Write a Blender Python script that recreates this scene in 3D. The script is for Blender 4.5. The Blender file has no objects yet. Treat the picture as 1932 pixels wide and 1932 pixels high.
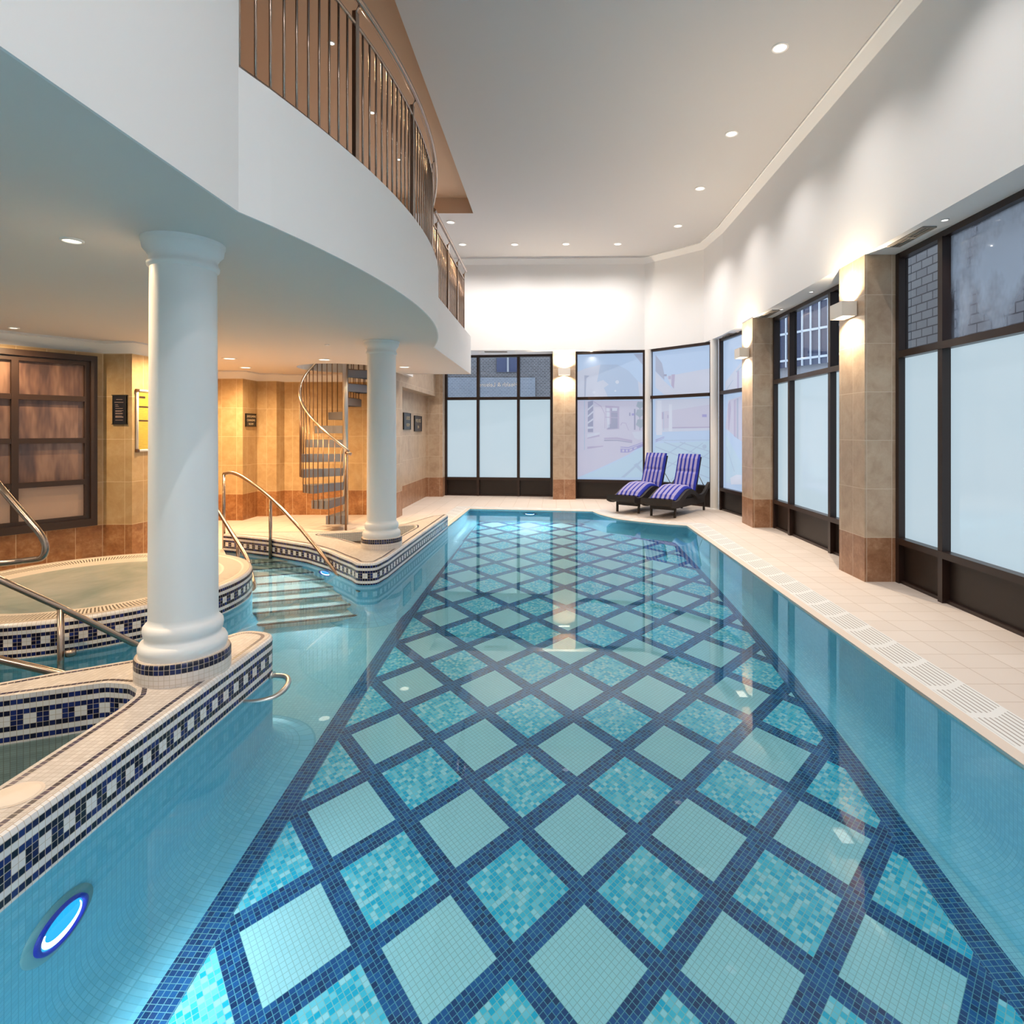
import bpy, math, random
from mathutils import Vector, Matrix
from mathutils.geometry import tessellate_polygon
random.seed(7)
PI = math.pi
S = bpy.context.scene
COL = S.collection
# ---------------------------------------------------------------- camera model (used to turn measured points into metres)
U0, V0, FPX, CH = 1044.0, 813.0, 1110.0, 1.5
def at(u, v, Y): return ((u - U0) * Y / FPX, Y, CH - (v - V0) * Y / FPX)

# ================================================================ node helpers
class NT:
    def __init__(s, mat):
        s.t = mat.node_tree; s.n = s.t.nodes; s.l = s.t.links
    def set(s, sock, v):
        if hasattr(v, 'is_output') or isinstance(v, bpy.types.NodeSocket): s.l.new(v, sock)
        else:
            if sock.type == 'RGBA' and len(v) == 3: v = (*v, 1)
            sock.default_value = v
    def m(s, op, a, b=0.0, c=None):
        x = s.n.new('ShaderNodeMath'); x.operation = op
        s.set(x.inputs[0], a); s.set(x.inputs[1], b)
        if c is not None: s.set(x.inputs[2], c)
        return x.outputs[0]
    def mix(s, f, a, b):
        x = s.n.new('ShaderNodeMix'); x.data_type = 'RGBA'
        s.set(x.inputs[0], f); s.set(x.inputs[6], a); s.set(x.inputs[7], b)
        return x.outputs[2]
    def mixf(s, f, a, b):
        x = s.n.new('ShaderNodeMix'); x.data_type = 'FLOAT'
        s.set(x.inputs[0], f); s.set(x.inputs[2], a); s.set(x.inputs[3], b)
        return x.outputs[0]
    def xyz(s, v):
        x = s.n.new('ShaderNodeSeparateXYZ'); s.l.new(v, x.inputs[0]); return x.outputs
    def vec(s, a, b, c=0.0):
        x = s.n.new('ShaderNodeCombineXYZ'); s.set(x.inputs[0], a); s.set(x.inputs[1], b); s.set(x.inputs[2], c); return x.outputs[0]
    def pos(s): return s.xyz(s.n.new('ShaderNodeNewGeometry').outputs['Position'])
    def uv(s): return s.xyz(s.n.new('ShaderNodeUVMap').outputs[0])
    def wn(s, v):
        x = s.n.new('ShaderNodeTexWhiteNoise'); x.noise_dimensions = '3D'; s.l.new(v, x.inputs[0]); return x.outputs['Value']
    def noise(s, v, scale, detail=3.0, rough=.55, dist=0.0):
        x = s.n.new('ShaderNodeTexNoise')
        if v is not None: s.l.new(v, x.inputs['Vector'])
        x.inputs['Scale'].default_value = scale; x.inputs['Detail'].default_value = detail
        x.inputs['Roughness'].default_value = rough; x.inputs['Distortion'].default_value = dist
        return x.outputs['Fac']
    def ramp(s, f, *stops, const=False):
        x = s.n.new('ShaderNodeValToRGB'); r = x.color_ramp
        if const: r.interpolation = 'CONSTANT'
        while len(r.elements) < len(stops): r.elements.new(1)
        for e, (p, c) in zip(r.elements, stops): e.position = p; e.color = (*c, 1)
        s.l.new(f, x.inputs[0]); return x.outputs[0]
    def grout(s, u, v, w):          # 1 on the joint lines of a unit grid
        fu = s.m('FRACT', u); fv = s.m('FRACT', v)
        a = s.m('LESS_THAN', s.m('MINIMUM', fu, s.m('SUBTRACT', 1, fu)), w)
        b = s.m('LESS_THAN', s.m('MINIMUM', fv, s.m('SUBTRACT', 1, fv)), w)
        return s.m('MAXIMUM', a, b)
    def band(s, x, lo, hi): return s.m('MULTIPLY', s.m('GREATER_THAN', x, lo), s.m('LESS_THAN', x, hi))
    def cell(s, u, v, k=0.0): return s.wn(s.vec(s.m('FLOOR', u), s.m('FLOOR', v), k))

def new_mat(name):
    m = bpy.data.materials.new(name); m.use_nodes = True
    return m, NT(m)
def bsdf(nt): return nt.n['Principled BSDF']
def simple(name, col, rough=.5, metal=0.0, spec=.5, bump=None):
    m, t = new_mat(name); b = bsdf(t)
    b.inputs['Base Color'].default_value = (*col, 1); b.inputs['Roughness'].default_value = rough
    b.inputs['Metallic'].default_value = metal; b.inputs['Specular IOR Level'].default_value = spec
    if bump:
        n = t.noise(None, bump[0]); x = t.n.new('ShaderNodeBump'); x.inputs['Strength'].default_value = bump[1]
        x.inputs['Distance'].default_value = .002; t.l.new(n, x.inputs['Height']); t.l.new(x.outputs[0], b.inputs['Normal'])
    return m
def emit(name, col, st):
    m, t = new_mat(name); t.n.remove(bsdf(t))
    e = t.n.new('ShaderNodeEmission'); e.inputs[0].default_value = (*col, 1); e.inputs[1].default_value = st
    t.l.new(e.outputs[0], t.n['Material Output'].inputs[0]); return m

# ---------------------------------------------------------------- materials
WHITE = (.80, .785, .775)
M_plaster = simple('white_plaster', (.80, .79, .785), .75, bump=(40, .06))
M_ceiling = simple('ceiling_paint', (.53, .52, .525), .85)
M_soffit = simple('soffit_paint', (.70, .655, .63), .85)
M_tan = simple('tan_paint', (.58, .40, .28), .85)
M_column = simple('column_paint', (.80, .80, .80), .45, bump=(18, .05))
M_steel = simple('warm_polished_steel', (.40, .31, .255), .25, 1.0)
M_bright_steel = simple('brushed_steel', (.62, .60, .57), .28, 1.0)
M_dark_frame = simple('dark_brown_frame', (.022, .010, .007), .35)
M_kick = simple('dark_brown_panel', (.012, .006, .004), .45, bump=(60, .1))
M_left_frame = simple('brown_painted_frame', (.030, .015, .010), .4)
M_sign = simple('black_sign', (.012, .013, .022), .35)
M_sign_frame = simple('black_sign_frame', (.01, .01, .01), .5)
M_letter = simple('gold_letters', (.55, .45, .30), .5)
M_dimletter = simple('grey_letters', (.30, .22, .20), .6)
M_white_letter = simple('white_vinyl', (.9, .9, .92), .6)
M_alu = simple('silver_snap_frame', (.82, .80, .78), .35, .3)
M_cream = simple('cream_metal', (.78, .72, .64), .45)
M_trim_ring = simple('lamp_trim', (.82, .80, .78), .4)
M_cloth_dark = simple('dark_weave', (.014, .009, .007), .6, bump=(300, .6))
M_coping = simple('cream_coping_stone', (.66, .56, .48), .5, bump=(60, .1))
M_soil = simple('dark_soil', (.03, .018, .012), .95, bump=(80, 1.0))
M_lid = simple('cream_plastic', (.72, .62, .52), .5)
M_escut = simple('pale_plastic', (.28, .50, .52), .5)
M_blue_ring = simple('blue_ring', (.01, .03, .55), .4)
M_vent = simple('vent_metal', (.33, .29, .25), .5)
M_ventdark = simple('vent_dark', (.02, .018, .016), .7)
M_tread = simple('stair_tread_metal', (.22, .23, .26), .4, .5)
M_treadside = simple('stair_fascia', (.20, .21, .245), .4, .4)
M_bronze = simple('bronze_metal', (.20, .12, .075), .35, .9)
M_nosing = simple('dark_nosing', (.03, .03, .05), .5)
M_main_lamp = emit('cool_white_lamp', (1, .97, .93), 1.5)
M_warm_lamp = emit('warm_lamp', (1, .90, .70), 2.4)
M_sconce_lamp = emit('sconce_lamp', (1, .90, .74), 3)
M_pool_lamp = emit('pool_lamp', (.02, .30, .62), 1.0)
M_pool_lamp_core = emit('pool_lamp_core', (.88, 1.0, 1.0), 3.5)

def m_mosaic(name, size, cols, groutc, gw=.07, mode='uv', rough=.3, var=.12, dark_grout=None):
    """small square tiles; cols = list of tile colours picked at random"""
    m, t = new_mat(name); b = bsdf(t)
    p = t.uv() if mode == 'uv' else t.pos()
    u = t.m('DIVIDE', p[0], size); v = t.m('DIVIDE', p[1], size)
    r = t.cell(u, v)
    k = len(cols)
    c = t.ramp(r, *[(i / k, cols[i]) for i in range(k)], const=True) if k > 1 else t.mix(0.0, cols[0], cols[0])
    r2 = t.cell(u, v, 5.0)
    c = t.mix(t.m('MULTIPLY', r2, var), c, (0, 0, 0))
    c = t.mix(t.grout(u, v, gw), c, groutc)
    t.l.new(c, b.inputs['Base Color']); b.inputs['Roughness'].default_value = rough
    return m

def m_band():
    """white mosaic with navy rows and a chequered row; UV v = distance below the rim in metres"""
    m, t = new_mat('navy_and_white_mosaic'); b = bsdf(t)
    p = t.uv(); ts = .0252
    u = t.m('DIVIDE', p[0], ts); v = t.m('DIVIDE', p[1], ts)
    r = t.m('FLOOR', v)
    def row(k): return t.m('COMPARE', r, float(k), .1)
    navy = row(1)
    for k in (3, 6, 8): navy = t.m('MAXIMUM', navy, row(k))
    chk = t.m('LESS_THAN', t.m('FLOORED_MODULO', t.m('FLOOR', u), 4.0), 1.5)
    mid = t.m('MAXIMUM', row(4), row(5))
    navy = t.m('MAXIMUM', navy, t.m('MULTIPLY', mid, chk))
    rnd = t.cell(u, v)
    nc = t.ramp(rnd, (0, (.004, .006, .025)), (.45, (.006, .012, .075)), (.75, (.010, .022, .14)), const=True)
    wc = t.mix(rnd, (.74, .70, .68), (.80, .77, .75))
    c = t.mix(navy, wc, nc)
    c = t.mix(t.grout(u, v, .045), c, (.52, .43, .34))
    t.l.new(c, b.inputs['Base Color']); b.inputs['Roughness'].default_value = .22; b.inputs['Specular IOR Level'].default_value = .3
    return m
M_band = m_band()
M_topmos = m_mosaic('cream_top_mosaic', .0252, [(.57, .52, .485), (.61, .56, .525), (.54, .49, .455)], (.42, .365, .32), .06, 'pos', .45, .05)
M_navyline = m_mosaic('navy_line_mosaic', .0252, [(.012, .010, .030), (.02, .015, .06)], (.55, .47, .40), .05, 'uv', .3)
M_inner_mos = m_mosaic('white_inner_mosaic', .0252, [(.80, .78, .72), (.84, .82, .76)], (.50, .46, .40), .06, 'uv', .3, .05)
M_aqua = m_mosaic('pale_aqua_mosaic', .0252, [(.31, .74, .90), (.34, .77, .92), (.28, .71, .88)], (.22, .59, .74), .06, 'uv', .35, .04)
M_aquafloor = m_mosaic('pale_aqua_floor_mosaic', .0252, [(.46, .81, .90), (.49, .84, .92), (.43, .79, .88)], (.33, .64, .75), .06, 'pos', .35, .04)
M_border = m_mosaic('blue_border_mosaic', .0252, [(.004, .06, .22), (.006, .09, .29), (.010, .12, .35), (.003, .045, .16)], (.20, .42, .48), .06, 'pos', .35, .05)

def m_pool_floor():
    m, t = new_mat('diamond_pool_mosaic'); b = bsdf(t)
    p = t.pos()
    x, y = p[0], p[1]
    a = t.m('DIVIDE', t.m('ADD', x, .165), .605)
    bb = t.m('DIVIDE', t.m('SUBTRACT', t.m('ADD', y, t.m('MULTIPLY', x, .07)), 2.366), .682)
    s = t.m('ADD', a, bb); q = t.m('SUBTRACT', bb, a)
    N = 19.0
    us = t.m('MULTIPLY', s, N); uq = t.m('MULTIPLY', q, N)
    def near_int(v):
        f = t.m('FRACT', v); return t.m('LESS_THAN', t.m('MINIMUM', f, t.m('SUBTRACT', 1, f)), .1053)
    line = t.m('MAXIMUM', near_int(s), near_int(q))
    par = t.m('FLOORED_MODULO', t.m('ADD', t.m('FLOOR', s), t.m('FLOOR', q)), 2.0)
    tex = t.m('LESS_THAN', par, .5)
    su = t.m('ADD', us, 2.0); sq = t.m('ADD', uq, 2.0)
    rnd = t.cell(su, sq); rnd2 = t.cell(su, sq, 3.0)
    navy = t.ramp(rnd, (0, (.003, .045, .18)), (.3, (.004, .08, .28)), (.6, (.008, .11, .34)), (.85, (.002, .03, .13)), const=True)
    spot = t.ramp(rnd, (0, (.0, .54, .78)), (.28, (.08, .68, .86)), (.55, (.25, .78, .90)), (.78, (.54, .89, .95)), const=True)
    plain = t.mix(rnd2, (.57, .88, .92), (.62, .91, .95))
    c = t.mix(tex, plain, spot)
    c = t.mix(line, c, navy)
    g = t.grout(su, sq, .06)
    gc = t.mix(line, (.42, .66, .68), (.14, .38, .46))
    c = t.mix(g, c, gc)
    t.l.new(c, b.inputs['Base Color']); b.inputs['Roughness'].default_value = .4
    return m
M_poolfloor = m_pool_floor()

def m_walltile(name, beige, dado, groutc):
    m, t = new_mat(name); b = bsdf(t)
    p = t.uv(); u, v = p[0], p[1]
    isd = t.m('LESS_THAN', v, .442)
    rowh = t.m('DIVIDE', t.m('SUBTRACT', v, .442), .482)
    ud = t.m('DIVIDE', u, .25)
    row = t.mixf(isd, rowh, t.m('DIVIDE', v, .442))
    n1 = t.noise(t.vec(t.m('MULTIPLY', u, 1.0), t.m('MULTIPLY', v, 1.0), t.m('MULTIPLY', t.cell(ud, row), 9.0)), 6.5, 6, .66, .35)
    n2 = t.noise(t.vec(u, v, 3.0), 28, 4, .6)
    bc = t.ramp(n1, (.25, beige[0]), (.5, beige[1]), (.75, beige[2]))
    dc = t.ramp(t.m('ADD', t.m('MULTIPLY', n1, .65), t.m('MULTIPLY', n2, .35)), (.32, dado[0]), (.5, dado[1]), (.68, dado[2]))
    c = t.mix(isd, bc, dc)
    c = t.mix(t.m('MULTIPLY', t.cell(ud, row, 2.0), .10), c, (0, 0, 0))
    fu = t.m('FRACT', ud); fr = t.m('FRACT', row)
    gu = t.m('LESS_THAN', t.m('MINIMUM', fu, t.m('SUBTRACT', 1, fu)), .010)
    gv = t.m('LESS_THAN', t.m('MINIMUM', fr, t.m('SUBTRACT', 1, fr)), .0062)
    c = t.mix(t.m('MULTIPLY', t.m('MAXIMUM', gu, gv), .8), c, groutc)
    t.l.new(c, b.inputs['Base Color']); b.inputs['Roughness'].default_value = .35
    return m
M_tile = m_walltile('travertine_wall_tile', [(.40, .28, .19), (.50, .37, .26), (.58, .46, .34)], [(.24, .11, .055), (.34, .175, .095), (.48, .29, .18)], (.66, .56, .44))
M_tile_left = m_walltile('honey_wall_tile', [(.42, .27, .125), (.50, .34, .17), (.58, .42, .24)], [(.22, .085, .03), (.34, .15, .055), (.50, .28, .13)], (.70, .56, .36))

def m_deck():
    m, t = new_mat('peach_deck_tile'); b = bsdf(t)
    p = t.pos(); u = t.m('DIVIDE', t.m('SUBTRACT', p[0], .06), .285); v = t.m('DIVIDE', p[1], .2325)
    r = t.cell(u, v)
    n = t.noise(None, 9, 4)
    c = t.mix(r, (.655, .575, .515), (.70, .62, .56))
    c = t.mix(t.m('MULTIPLY', n, .16), c, (.60, .46, .37))
    fu = t.m('FRACT', u); fv = t.m('FRACT', v)
    gu = t.m('LESS_THAN', t.m('MINIMUM', fu, t.m('SUBTRACT', 1, fu)), .011)
    gv = t.m('LESS_THAN', t.m('MINIMUM', fv, t.m('SUBTRACT', 1, fv)), .0135)
    c = t.mix(t.m('MULTIPLY', t.m('MAXIMUM', gu, gv), .7), c, (.42, .31, .23))
    t.l.new(c, b.inputs['Base Color']); b.inputs['Roughness'].default_value = .55
    return m
M_deck = m_deck()

def m_grate(name, along, nslot, breaks, base=(.74, .73, .71), gap=(.34, .30, .27)):
    """slotted overflow grating: UV u = metres along, v = 0..1 across"""
    m, t = new_mat(name); b = bsdf(t); p = t.uv()
    if along:
        f = t.m('FRACT', t.m('MULTIPLY', p[1], float(nslot)))
        slot = t.band(f, .30, .62)
        g = t.m('FRACT', t.m('DIVIDE', p[0], breaks))
        slot = t.m('MULTIPLY', slot, t.band(g, .08, .92))
        slot = t.m('MULTIPLY', slot, t.band(p[1], .06, .95))
    else:
        f = t.m('FRACT', t.m('DIVIDE', p[0], nslot))
        slot = t.m('MULTIPLY', t.band(f, .28, .72), t.band(p[1], .02, .165))
    c = t.mix(slot, base, gap)
    t.l.new(c, b.inputs['Base Color']); b.inputs['Roughness'].default_value = .45
    return m
M_grate = m_grate('white_overflow_grate', True, 9, .33)
M_spagrate = m_grate('cream_spa_grate', False, .024, 0, (.70, .62, .52), (.10, .075, .055))

def m_water():
    m, t = new_mat('pool_water'); t.n.remove(bsdf(t))
    fr = t.n.new('ShaderNodeFresnel'); fr.inputs[0].default_value = 1.333
    r = t.n.new('ShaderNodeBsdfRefraction'); r.inputs['Color'].default_value = (.76, .955, 1.0, 1); r.inputs['Roughness'].default_value = 0; r.inputs['IOR'].default_value = 1.333
    g = t.n.new('ShaderNodeBsdfGlossy'); g.inputs['Color'].default_value = (1, 1, 1, 1); g.inputs['Roughness'].default_value = 0
    x = t.n.new('ShaderNodeMixShader')
    t.l.new(fr.outputs[0], x.inputs[0]); t.l.new(r.outputs[0], x.inputs[1]); t.l.new(g.outputs[0], x.inputs[2])
    t.l.new(x.outputs[0], t.n['Material Output'].inputs[0]); return m
M_water = m_water()

def m_spawater():
    m, t = new_mat('spa_water'); b = bsdf(t)
    n = t.noise(None, 2.2, 4, .6, .8)
    c = t.ramp(n, (.3, (.26, .31, .28)), (.5, (.36, .39, .35)), (.72, (.46, .46, .41)))
    t.l.new(c, b.inputs['Base Color']); b.inputs['Roughness'].default_value = .22
    x = t.n.new('ShaderNodeBump'); x.inputs['Strength'].default_value = .25; x.inputs['Distance'].default_value = .03
    t.l.new(t.noise(None, 5, 3), x.inputs['Height']); t.l.new(x.outputs[0], b.inputs['Normal'])
    return m
M_spawater = m_spawater()

def m_glass(name, tint, mist=0.0):
    m, t = new_mat(name); t.n.remove(bsdf(t))
    tr = t.n.new('ShaderNodeBsdfTransparent'); tr.inputs[0].default_value = (*tint, 1)
    g = t.n.new('ShaderNodeBsdfGlossy'); g.inputs['Roughness'].default_value = .02
    fr = t.n.new('ShaderNodeFresnel'); fr.inputs[0].default_value = 1.5
    x = t.n.new('ShaderNodeMixShader')
    bf = t.n.new('ShaderNodeNewGeometry').outputs['Backfacing']
    t.l.new(t.m('MULTIPLY', fr.outputs[0], t.m('SUBTRACT', 1, bf)), x.inputs[0])
    src = tr.outputs[0]
    if mist:
        tl = t.n.new('ShaderNodeBsdfTranslucent'); tl.inputs[0].default_value = (.80, .90, 1.0, 1)
        y = t.n.new('ShaderNodeMixShader')
        p = t.pos()
        f = t.noise(t.vec(p[0], t.m('MULTIPLY', p[1], 1.6), t.m('MULTIPLY', p[2], .9)), 1.5, 4, .55)
        t.l.new(t.m('MULTIPLY', t.band(f, -1, 2), t.m('MULTIPLY', t.m('SMOOTH_MIN', 1.0, t.m('MULTIPLY', t.m('MAXIMUM', t.m('SUBTRACT', f, .38), 0.0), 5.0), .1), mist)), y.inputs[0])
        t.l.new(src, y.inputs[1]); t.l.new(tl.outputs[0], y.inputs[2]); src = y.outputs[0]
    t.l.new(src, x.inputs[1]); t.l.new(g.outputs[0], x.inputs[2])
    t.l.new(x.outputs[0], t.n['Material Output'].inputs[0]); return m
M_clear = m_glass('clear_glass', (.80, .85, .90))
M_mist = m_glass('steamed_glass', (.80, .86, .95), .75)

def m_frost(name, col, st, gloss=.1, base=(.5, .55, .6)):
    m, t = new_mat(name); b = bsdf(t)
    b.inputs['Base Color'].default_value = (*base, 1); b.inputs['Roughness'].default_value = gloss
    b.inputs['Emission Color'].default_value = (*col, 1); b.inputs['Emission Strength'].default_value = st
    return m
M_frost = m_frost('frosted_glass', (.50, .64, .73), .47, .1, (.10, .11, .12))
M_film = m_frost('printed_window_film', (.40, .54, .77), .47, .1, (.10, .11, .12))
M_backlit = m_frost('steamed_brown_glass', (.50, .25, .16), .03, .12, (.10, .055, .04))
def streak(m):
    t = NT(m); b = bsdf(t); p = t.pos()
    n = t.noise(t.vec(t.m('MULTIPLY', p[1], 3.2), t.m('MULTIPLY', p[2], .5), 0.0), 2.2, 3, .6)
    t.l.new(t.ramp(n, (.38, (.045, .028, .026)), (.5, (.11, .062, .046)), (.62, (.20, .12, .085))), b.inputs['Base Color'])
streak(M_backlit)
M_backlit2 = m_frost('steamed_pale_glass', (.50, .30, .20), .07, .2, (.30, .21, .16))

def m_stripes():
    m, t = new_mat('blue_striped_canvas'); b = bsdf(t); p = t.uv()
    f = t.m('FRACT', t.m('ADD', t.m('MULTIPLY', p[0], 5.5), 0.0))
    blue = t.m('LESS_THAN', f, .5)
    c = t.mix(blue, (.30, .275, .50), (.004, .016, .30))
    t.l.new(c, b.inputs['Base Color']); b.inputs['Roughness'].default_value = .8
    return m
M_stripe = m_stripes()

def m_brick(name, c1, c2, mortar, scale, rot=None, bw=.5, rh=.25, vert='y'):
    m, t = new_mat(name); b = bsdf(t)
    x = t.n.new('ShaderNodeTexBrick'); p = t.pos()
    t.l.new(t.vec(p[0] if vert == 'y' else p[1], p[2], 0.0), x.inputs['Vector'])
    x.inputs['Color1'].default_value = (*c1, 1); x.inputs['Color2'].default_value = (*c2, 1); x.inputs['Mortar'].default_value = (*mortar, 1)
    x.inputs['Scale'].default_value = scale; x.inputs['Mortar Size'].default_value = .018
    x.inputs['Brick Width'].default_value = bw; x.inputs['Row Height'].default_value = rh
    n = t.noise(None, 1.6, 5, .65)
    c = t.mix(t.m('MULTIPLY', n, .55), x.outputs['Color'], (.03, .03, .035))
    t.l.new(c, b.inputs['Base Color']); b.inputs['Roughness'].default_value = .9
    return m
M_brickout = m_brick('grey_brick', (.12, .11, .11), (.17, .155, .155), (.46, .46, .48), 3.3)
M_stoneout = m_brick('grey_stone_blocks', (.32, .30, .29), (.38, .36, .34), (.09, .08, .08), 1.5, vert='x')
M_outrender = simple('grey_render', (.36, .36, .38), .9)
M_outwhite = simple('white_painted_steel', (.75, .80, .85), .5)
M_outglass = simple('dark_window_glass', (.05, .06, .12), .1)

def m_notice():
    m, t = new_mat('yellow_notice'); b = bsdf(t); p = t.uv()
    n = t.noise(t.vec(t.m('MULTIPLY', p[0], 3.0), t.m('MULTIPLY', p[1], 60.0), 0.0), 2.0, 2)
    line = t.m('MULTIPLY', t.m('LESS_THAN', t.m('FRACT', t.m('MULTIPLY', p[1], 34.0)), .4), t.m('GREATER_THAN', n, .47))
    c = t.mix(t.m('MULTIPLY', line, .45), (.62, .46, .07), (.34, .25, .06))
    t.l.new(c, b.inputs['Base Color']); b.inputs['Roughness'].default_value = .25
    return m
M_notice = m_notice()

# ================================================================ mesh builder
class MB:
    def __init__(s): s.v = []; s.f = []; s.uv = []; s.mi = []; s.sm = []
    def face(s, pts, uv=None, mi=0, smooth=False):
        i = len(s.v); s.v += [tuple(p) for p in pts]; s.f.append(tuple(range(i, i + len(pts))))
        s.uv.append(uv or [(0, 0)] * len(pts)); s.mi.append(mi); s.sm.append(smooth)
    def idx(s, f, uv=None, mi=0, smooth=False):
        s.f.append(tuple(f)); s.uv.append(uv or [(0, 0)] * len(f)); s.mi.append(mi); s.sm.append(smooth)
    def box(s, x0, x1, y0, y1, z0, z1, mi=0):
        s.obox(((x0 + x1) / 2, (y0 + y1) / 2, (z0 + z1) / 2), (1, 0, 0), (0, 1, 0), (0, 0, 1), abs(x1 - x0), abs(y1 - y0), abs(z1 - z0), mi); return s
    def obox(s, c, ax, ay, az, lx, ly, lz, mi=0):
        c = Vector(c); ax = Vector(ax) * lx / 2; ay = Vector(ay) * ly / 2; az = Vector(az) * lz / 2
        i = len(s.v)
        for k in range(8):
            s.v.append(tuple(c + (ax if k & 1 else -ax) + (ay if k & 2 else -ay) + (az if k & 4 else -az)))
        for f, (lu, lv) in (((0, 2, 3, 1), (ly, lx)), ((4, 5, 7, 6), (lx, ly)), ((0, 1, 5, 4), (lx, lz)), ((2, 6, 7, 3), (lz, lx)), ((0, 4, 6, 2), (lz, ly)), ((1, 3, 7, 5), (ly, lz))):
            s.idx([i + q for q in f], [(0, 0), (lu, 0), (lu, lv), (0, lv)], mi)
        return s
    def beam(s, p0, p1, w, h, up=(0, 0, 1), mi=0):
        p0 = Vector(p0); p1 = Vector(p1); d = p1 - p0; L = d.length; d.normalize()
        side = d.cross(Vector(up)).normalized(); u = side.cross(d).normalized()
        return s.obox((p0 + p1) / 2, d, side, u, L, w, h, mi)
    def tube(s, pts, r, n=10, mi=0, caps=True, rr=None):
        P = [Vector(p) for p in pts]; m = len(P); base = len(s.v)
        t0 = (P[1] - P[0]).normalized()
        nrm = t0.cross(Vector((0, 0, 1)))
        if nrm.length < 1e-4: nrm = t0.cross(Vector((0, 1, 0)))
        nrm.normalize()
        for k in range(m):
            if k == 0: t = P[1] - P[0]
            elif k == m - 1: t = P[-1] - P[-2]
            else: t = (P[k + 1] - P[k]).normalized() + (P[k] - P[k - 1]).normalized()
            t.normalize(); nrm = (nrm - t * nrm.dot(t)).normalized(); bi = t.cross(nrm)
            R = rr[k] if rr else r
            for j in range(n):
                a = 2 * PI * j / n; s.v.append(tuple(P[k] + (nrm * math.cos(a) + bi * math.sin(a)) * R))
        for k in range(m - 1):
            for j in range(n):
                a = base + k * n + j; b = base + k * n + (j + 1) % n
                s.idx((a, b, b + n, a + n), None, mi, True)
        if caps:
            s.idx([base + j for j in range(n)][::-1], None, mi); s.idx([base + (m - 1) * n + j for j in range(n)], None, mi)
        return s
    def lathe(s, prof, c=(0, 0, 0), n=48, mi=0, smooth=True, cap0=False, cap1=False, mis=None, vdown=None):
        base = len(s.v); c = Vector(c); m = len(prof)
        for r, z in prof:
            for j in range(n + 1):
                a = 2 * PI * j / n; s.v.append((c.x + r * math.cos(a), c.y + r * math.sin(a), c.z + z))
        R0 = max(r for r, z in prof); acc = 0
        for k in range(m - 1):
            L = math.hypot(prof[k + 1][0] - prof[k][0], prof[k + 1][1] - prof[k][1])
            for j in range(n):
                a = base + k * (n + 1) + j
                u0 = R0 * 2 * PI * j / n; u1 = R0 * 2 * PI * (j + 1) / n
                if vdown is not None: va = vdown - (c.z + prof[k][1]); vb = vdown - (c.z + prof[k + 1][1])
                else: va = acc; vb = acc + L
                s.idx((a, a + 1, a + n + 2, a + n + 1), [(u0, va), (u1, va), (u1, vb), (u0, vb)], mis[k] if mis else mi, smooth)
            acc += L
        if cap0: s.idx([base + j for j in range(n)][::-1], None, mi)
        if cap1:
            b = base + (m - 1) * (n + 1); s.idx([b + j for j in range(n)], None, mi)
        return s
    def poly(s, outer, z, holes=(), mi=0, flip=False):
        lists = [[Vector((x, y, z)) for x, y in outer]] + [[Vector((x, y, z)) for x, y in h] for h in holes]
        flat = [p for l in lists for p in l]; base = len(s.v)
        s.v += [tuple(p) for p in flat]
        for t in tessellate_polygon(lists):
            a, b, c = (flat[q] for q in t)
            up = (b - a).cross(c - a).z > 0
            t = list(t)
            if up == flip: t.reverse()
            s.idx([base + q for q in t], [(flat[q].x, flat[q].y) for q in t], mi)
        return s
    def prism(s, outer, z0, z1, holes=(), mi=0, side_mi=None):
        s.poly(outer, z1, holes, mi); s.poly(outer, z0, holes, mi, True)
        for l in [outer] + list(holes):
            acc = 0
            for k in range(len(l)):
                a = l[k]; b = l[(k + 1) % len(l)]; L = math.dist(a, b)
                s.face([(a[0], a[1], z0), (b[0], b[1], z0), (b[0], b[1], z1), (a[0], a[1], z1)], [(acc, z0), (acc + L, z0), (acc + L, z1), (acc, z1)], mi if side_mi is None else side_mi)
                acc += L
        return s
    def wall(s, pts, z0, z1, mi=0, u0=0.0):
        """vertical faces along a plan polyline, UV in metres"""
        acc = u0
        for a, b in zip(pts, pts[1:]):
            L = math.dist(a, b)
            s.face([(a[0], a[1], z0), (b[0], b[1], z0), (b[0], b[1], z1), (a[0], a[1], z1)], [(acc, z0), (acc + L, z0), (acc + L, z1), (acc, z1)], mi)
            acc += L
        return s
    def strip(s, A, B, mi=0, uvl=None, smooth=False, vv=(0, 1), closed=False):
        """quads between two equally long polylines of 3-D points; UV u = length along A"""
        n = len(A); acc = 0; base = len(s.v)
        s.v += [tuple(p) for p in A] + [tuple(p) for p in B]
        for k in range(n if closed else n - 1):
            j = (k + 1) % n
            L = math.dist(A[k], A[j])
            if uvl: L = uvl[k]
            s.idx((base + k, base + j, base + n + j, base + n + k), [(acc, vv[0]), (acc + L, vv[0]), (acc + L, vv[1]), (acc, vv[1])], mi, smooth)
            acc += L
        return s
    def build(s, name, mats, parent=None, **k):
        me = bpy.data.meshes.new(name); me.from_pydata(s.v, [], s.f)
        uvl = me.uv_layers.new(name='UVMap'); i = 0
        for u in s.uv:
            for q in u: uvl.data[i].uv = q; i += 1
        me.polygons.foreach_set('material_index', s.mi); me.polygons.foreach_set('use_smooth', s.sm)
        for m in (mats if isinstance(mats, (list, tuple)) else [mats]): me.materials.append(m)
        me.validate(); me.update()
        o = bpy.data.objects.new(name, me); COL.objects.link(o)
        if parent is not None: adopt(o, parent)
        return tag(o, **k)

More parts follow.
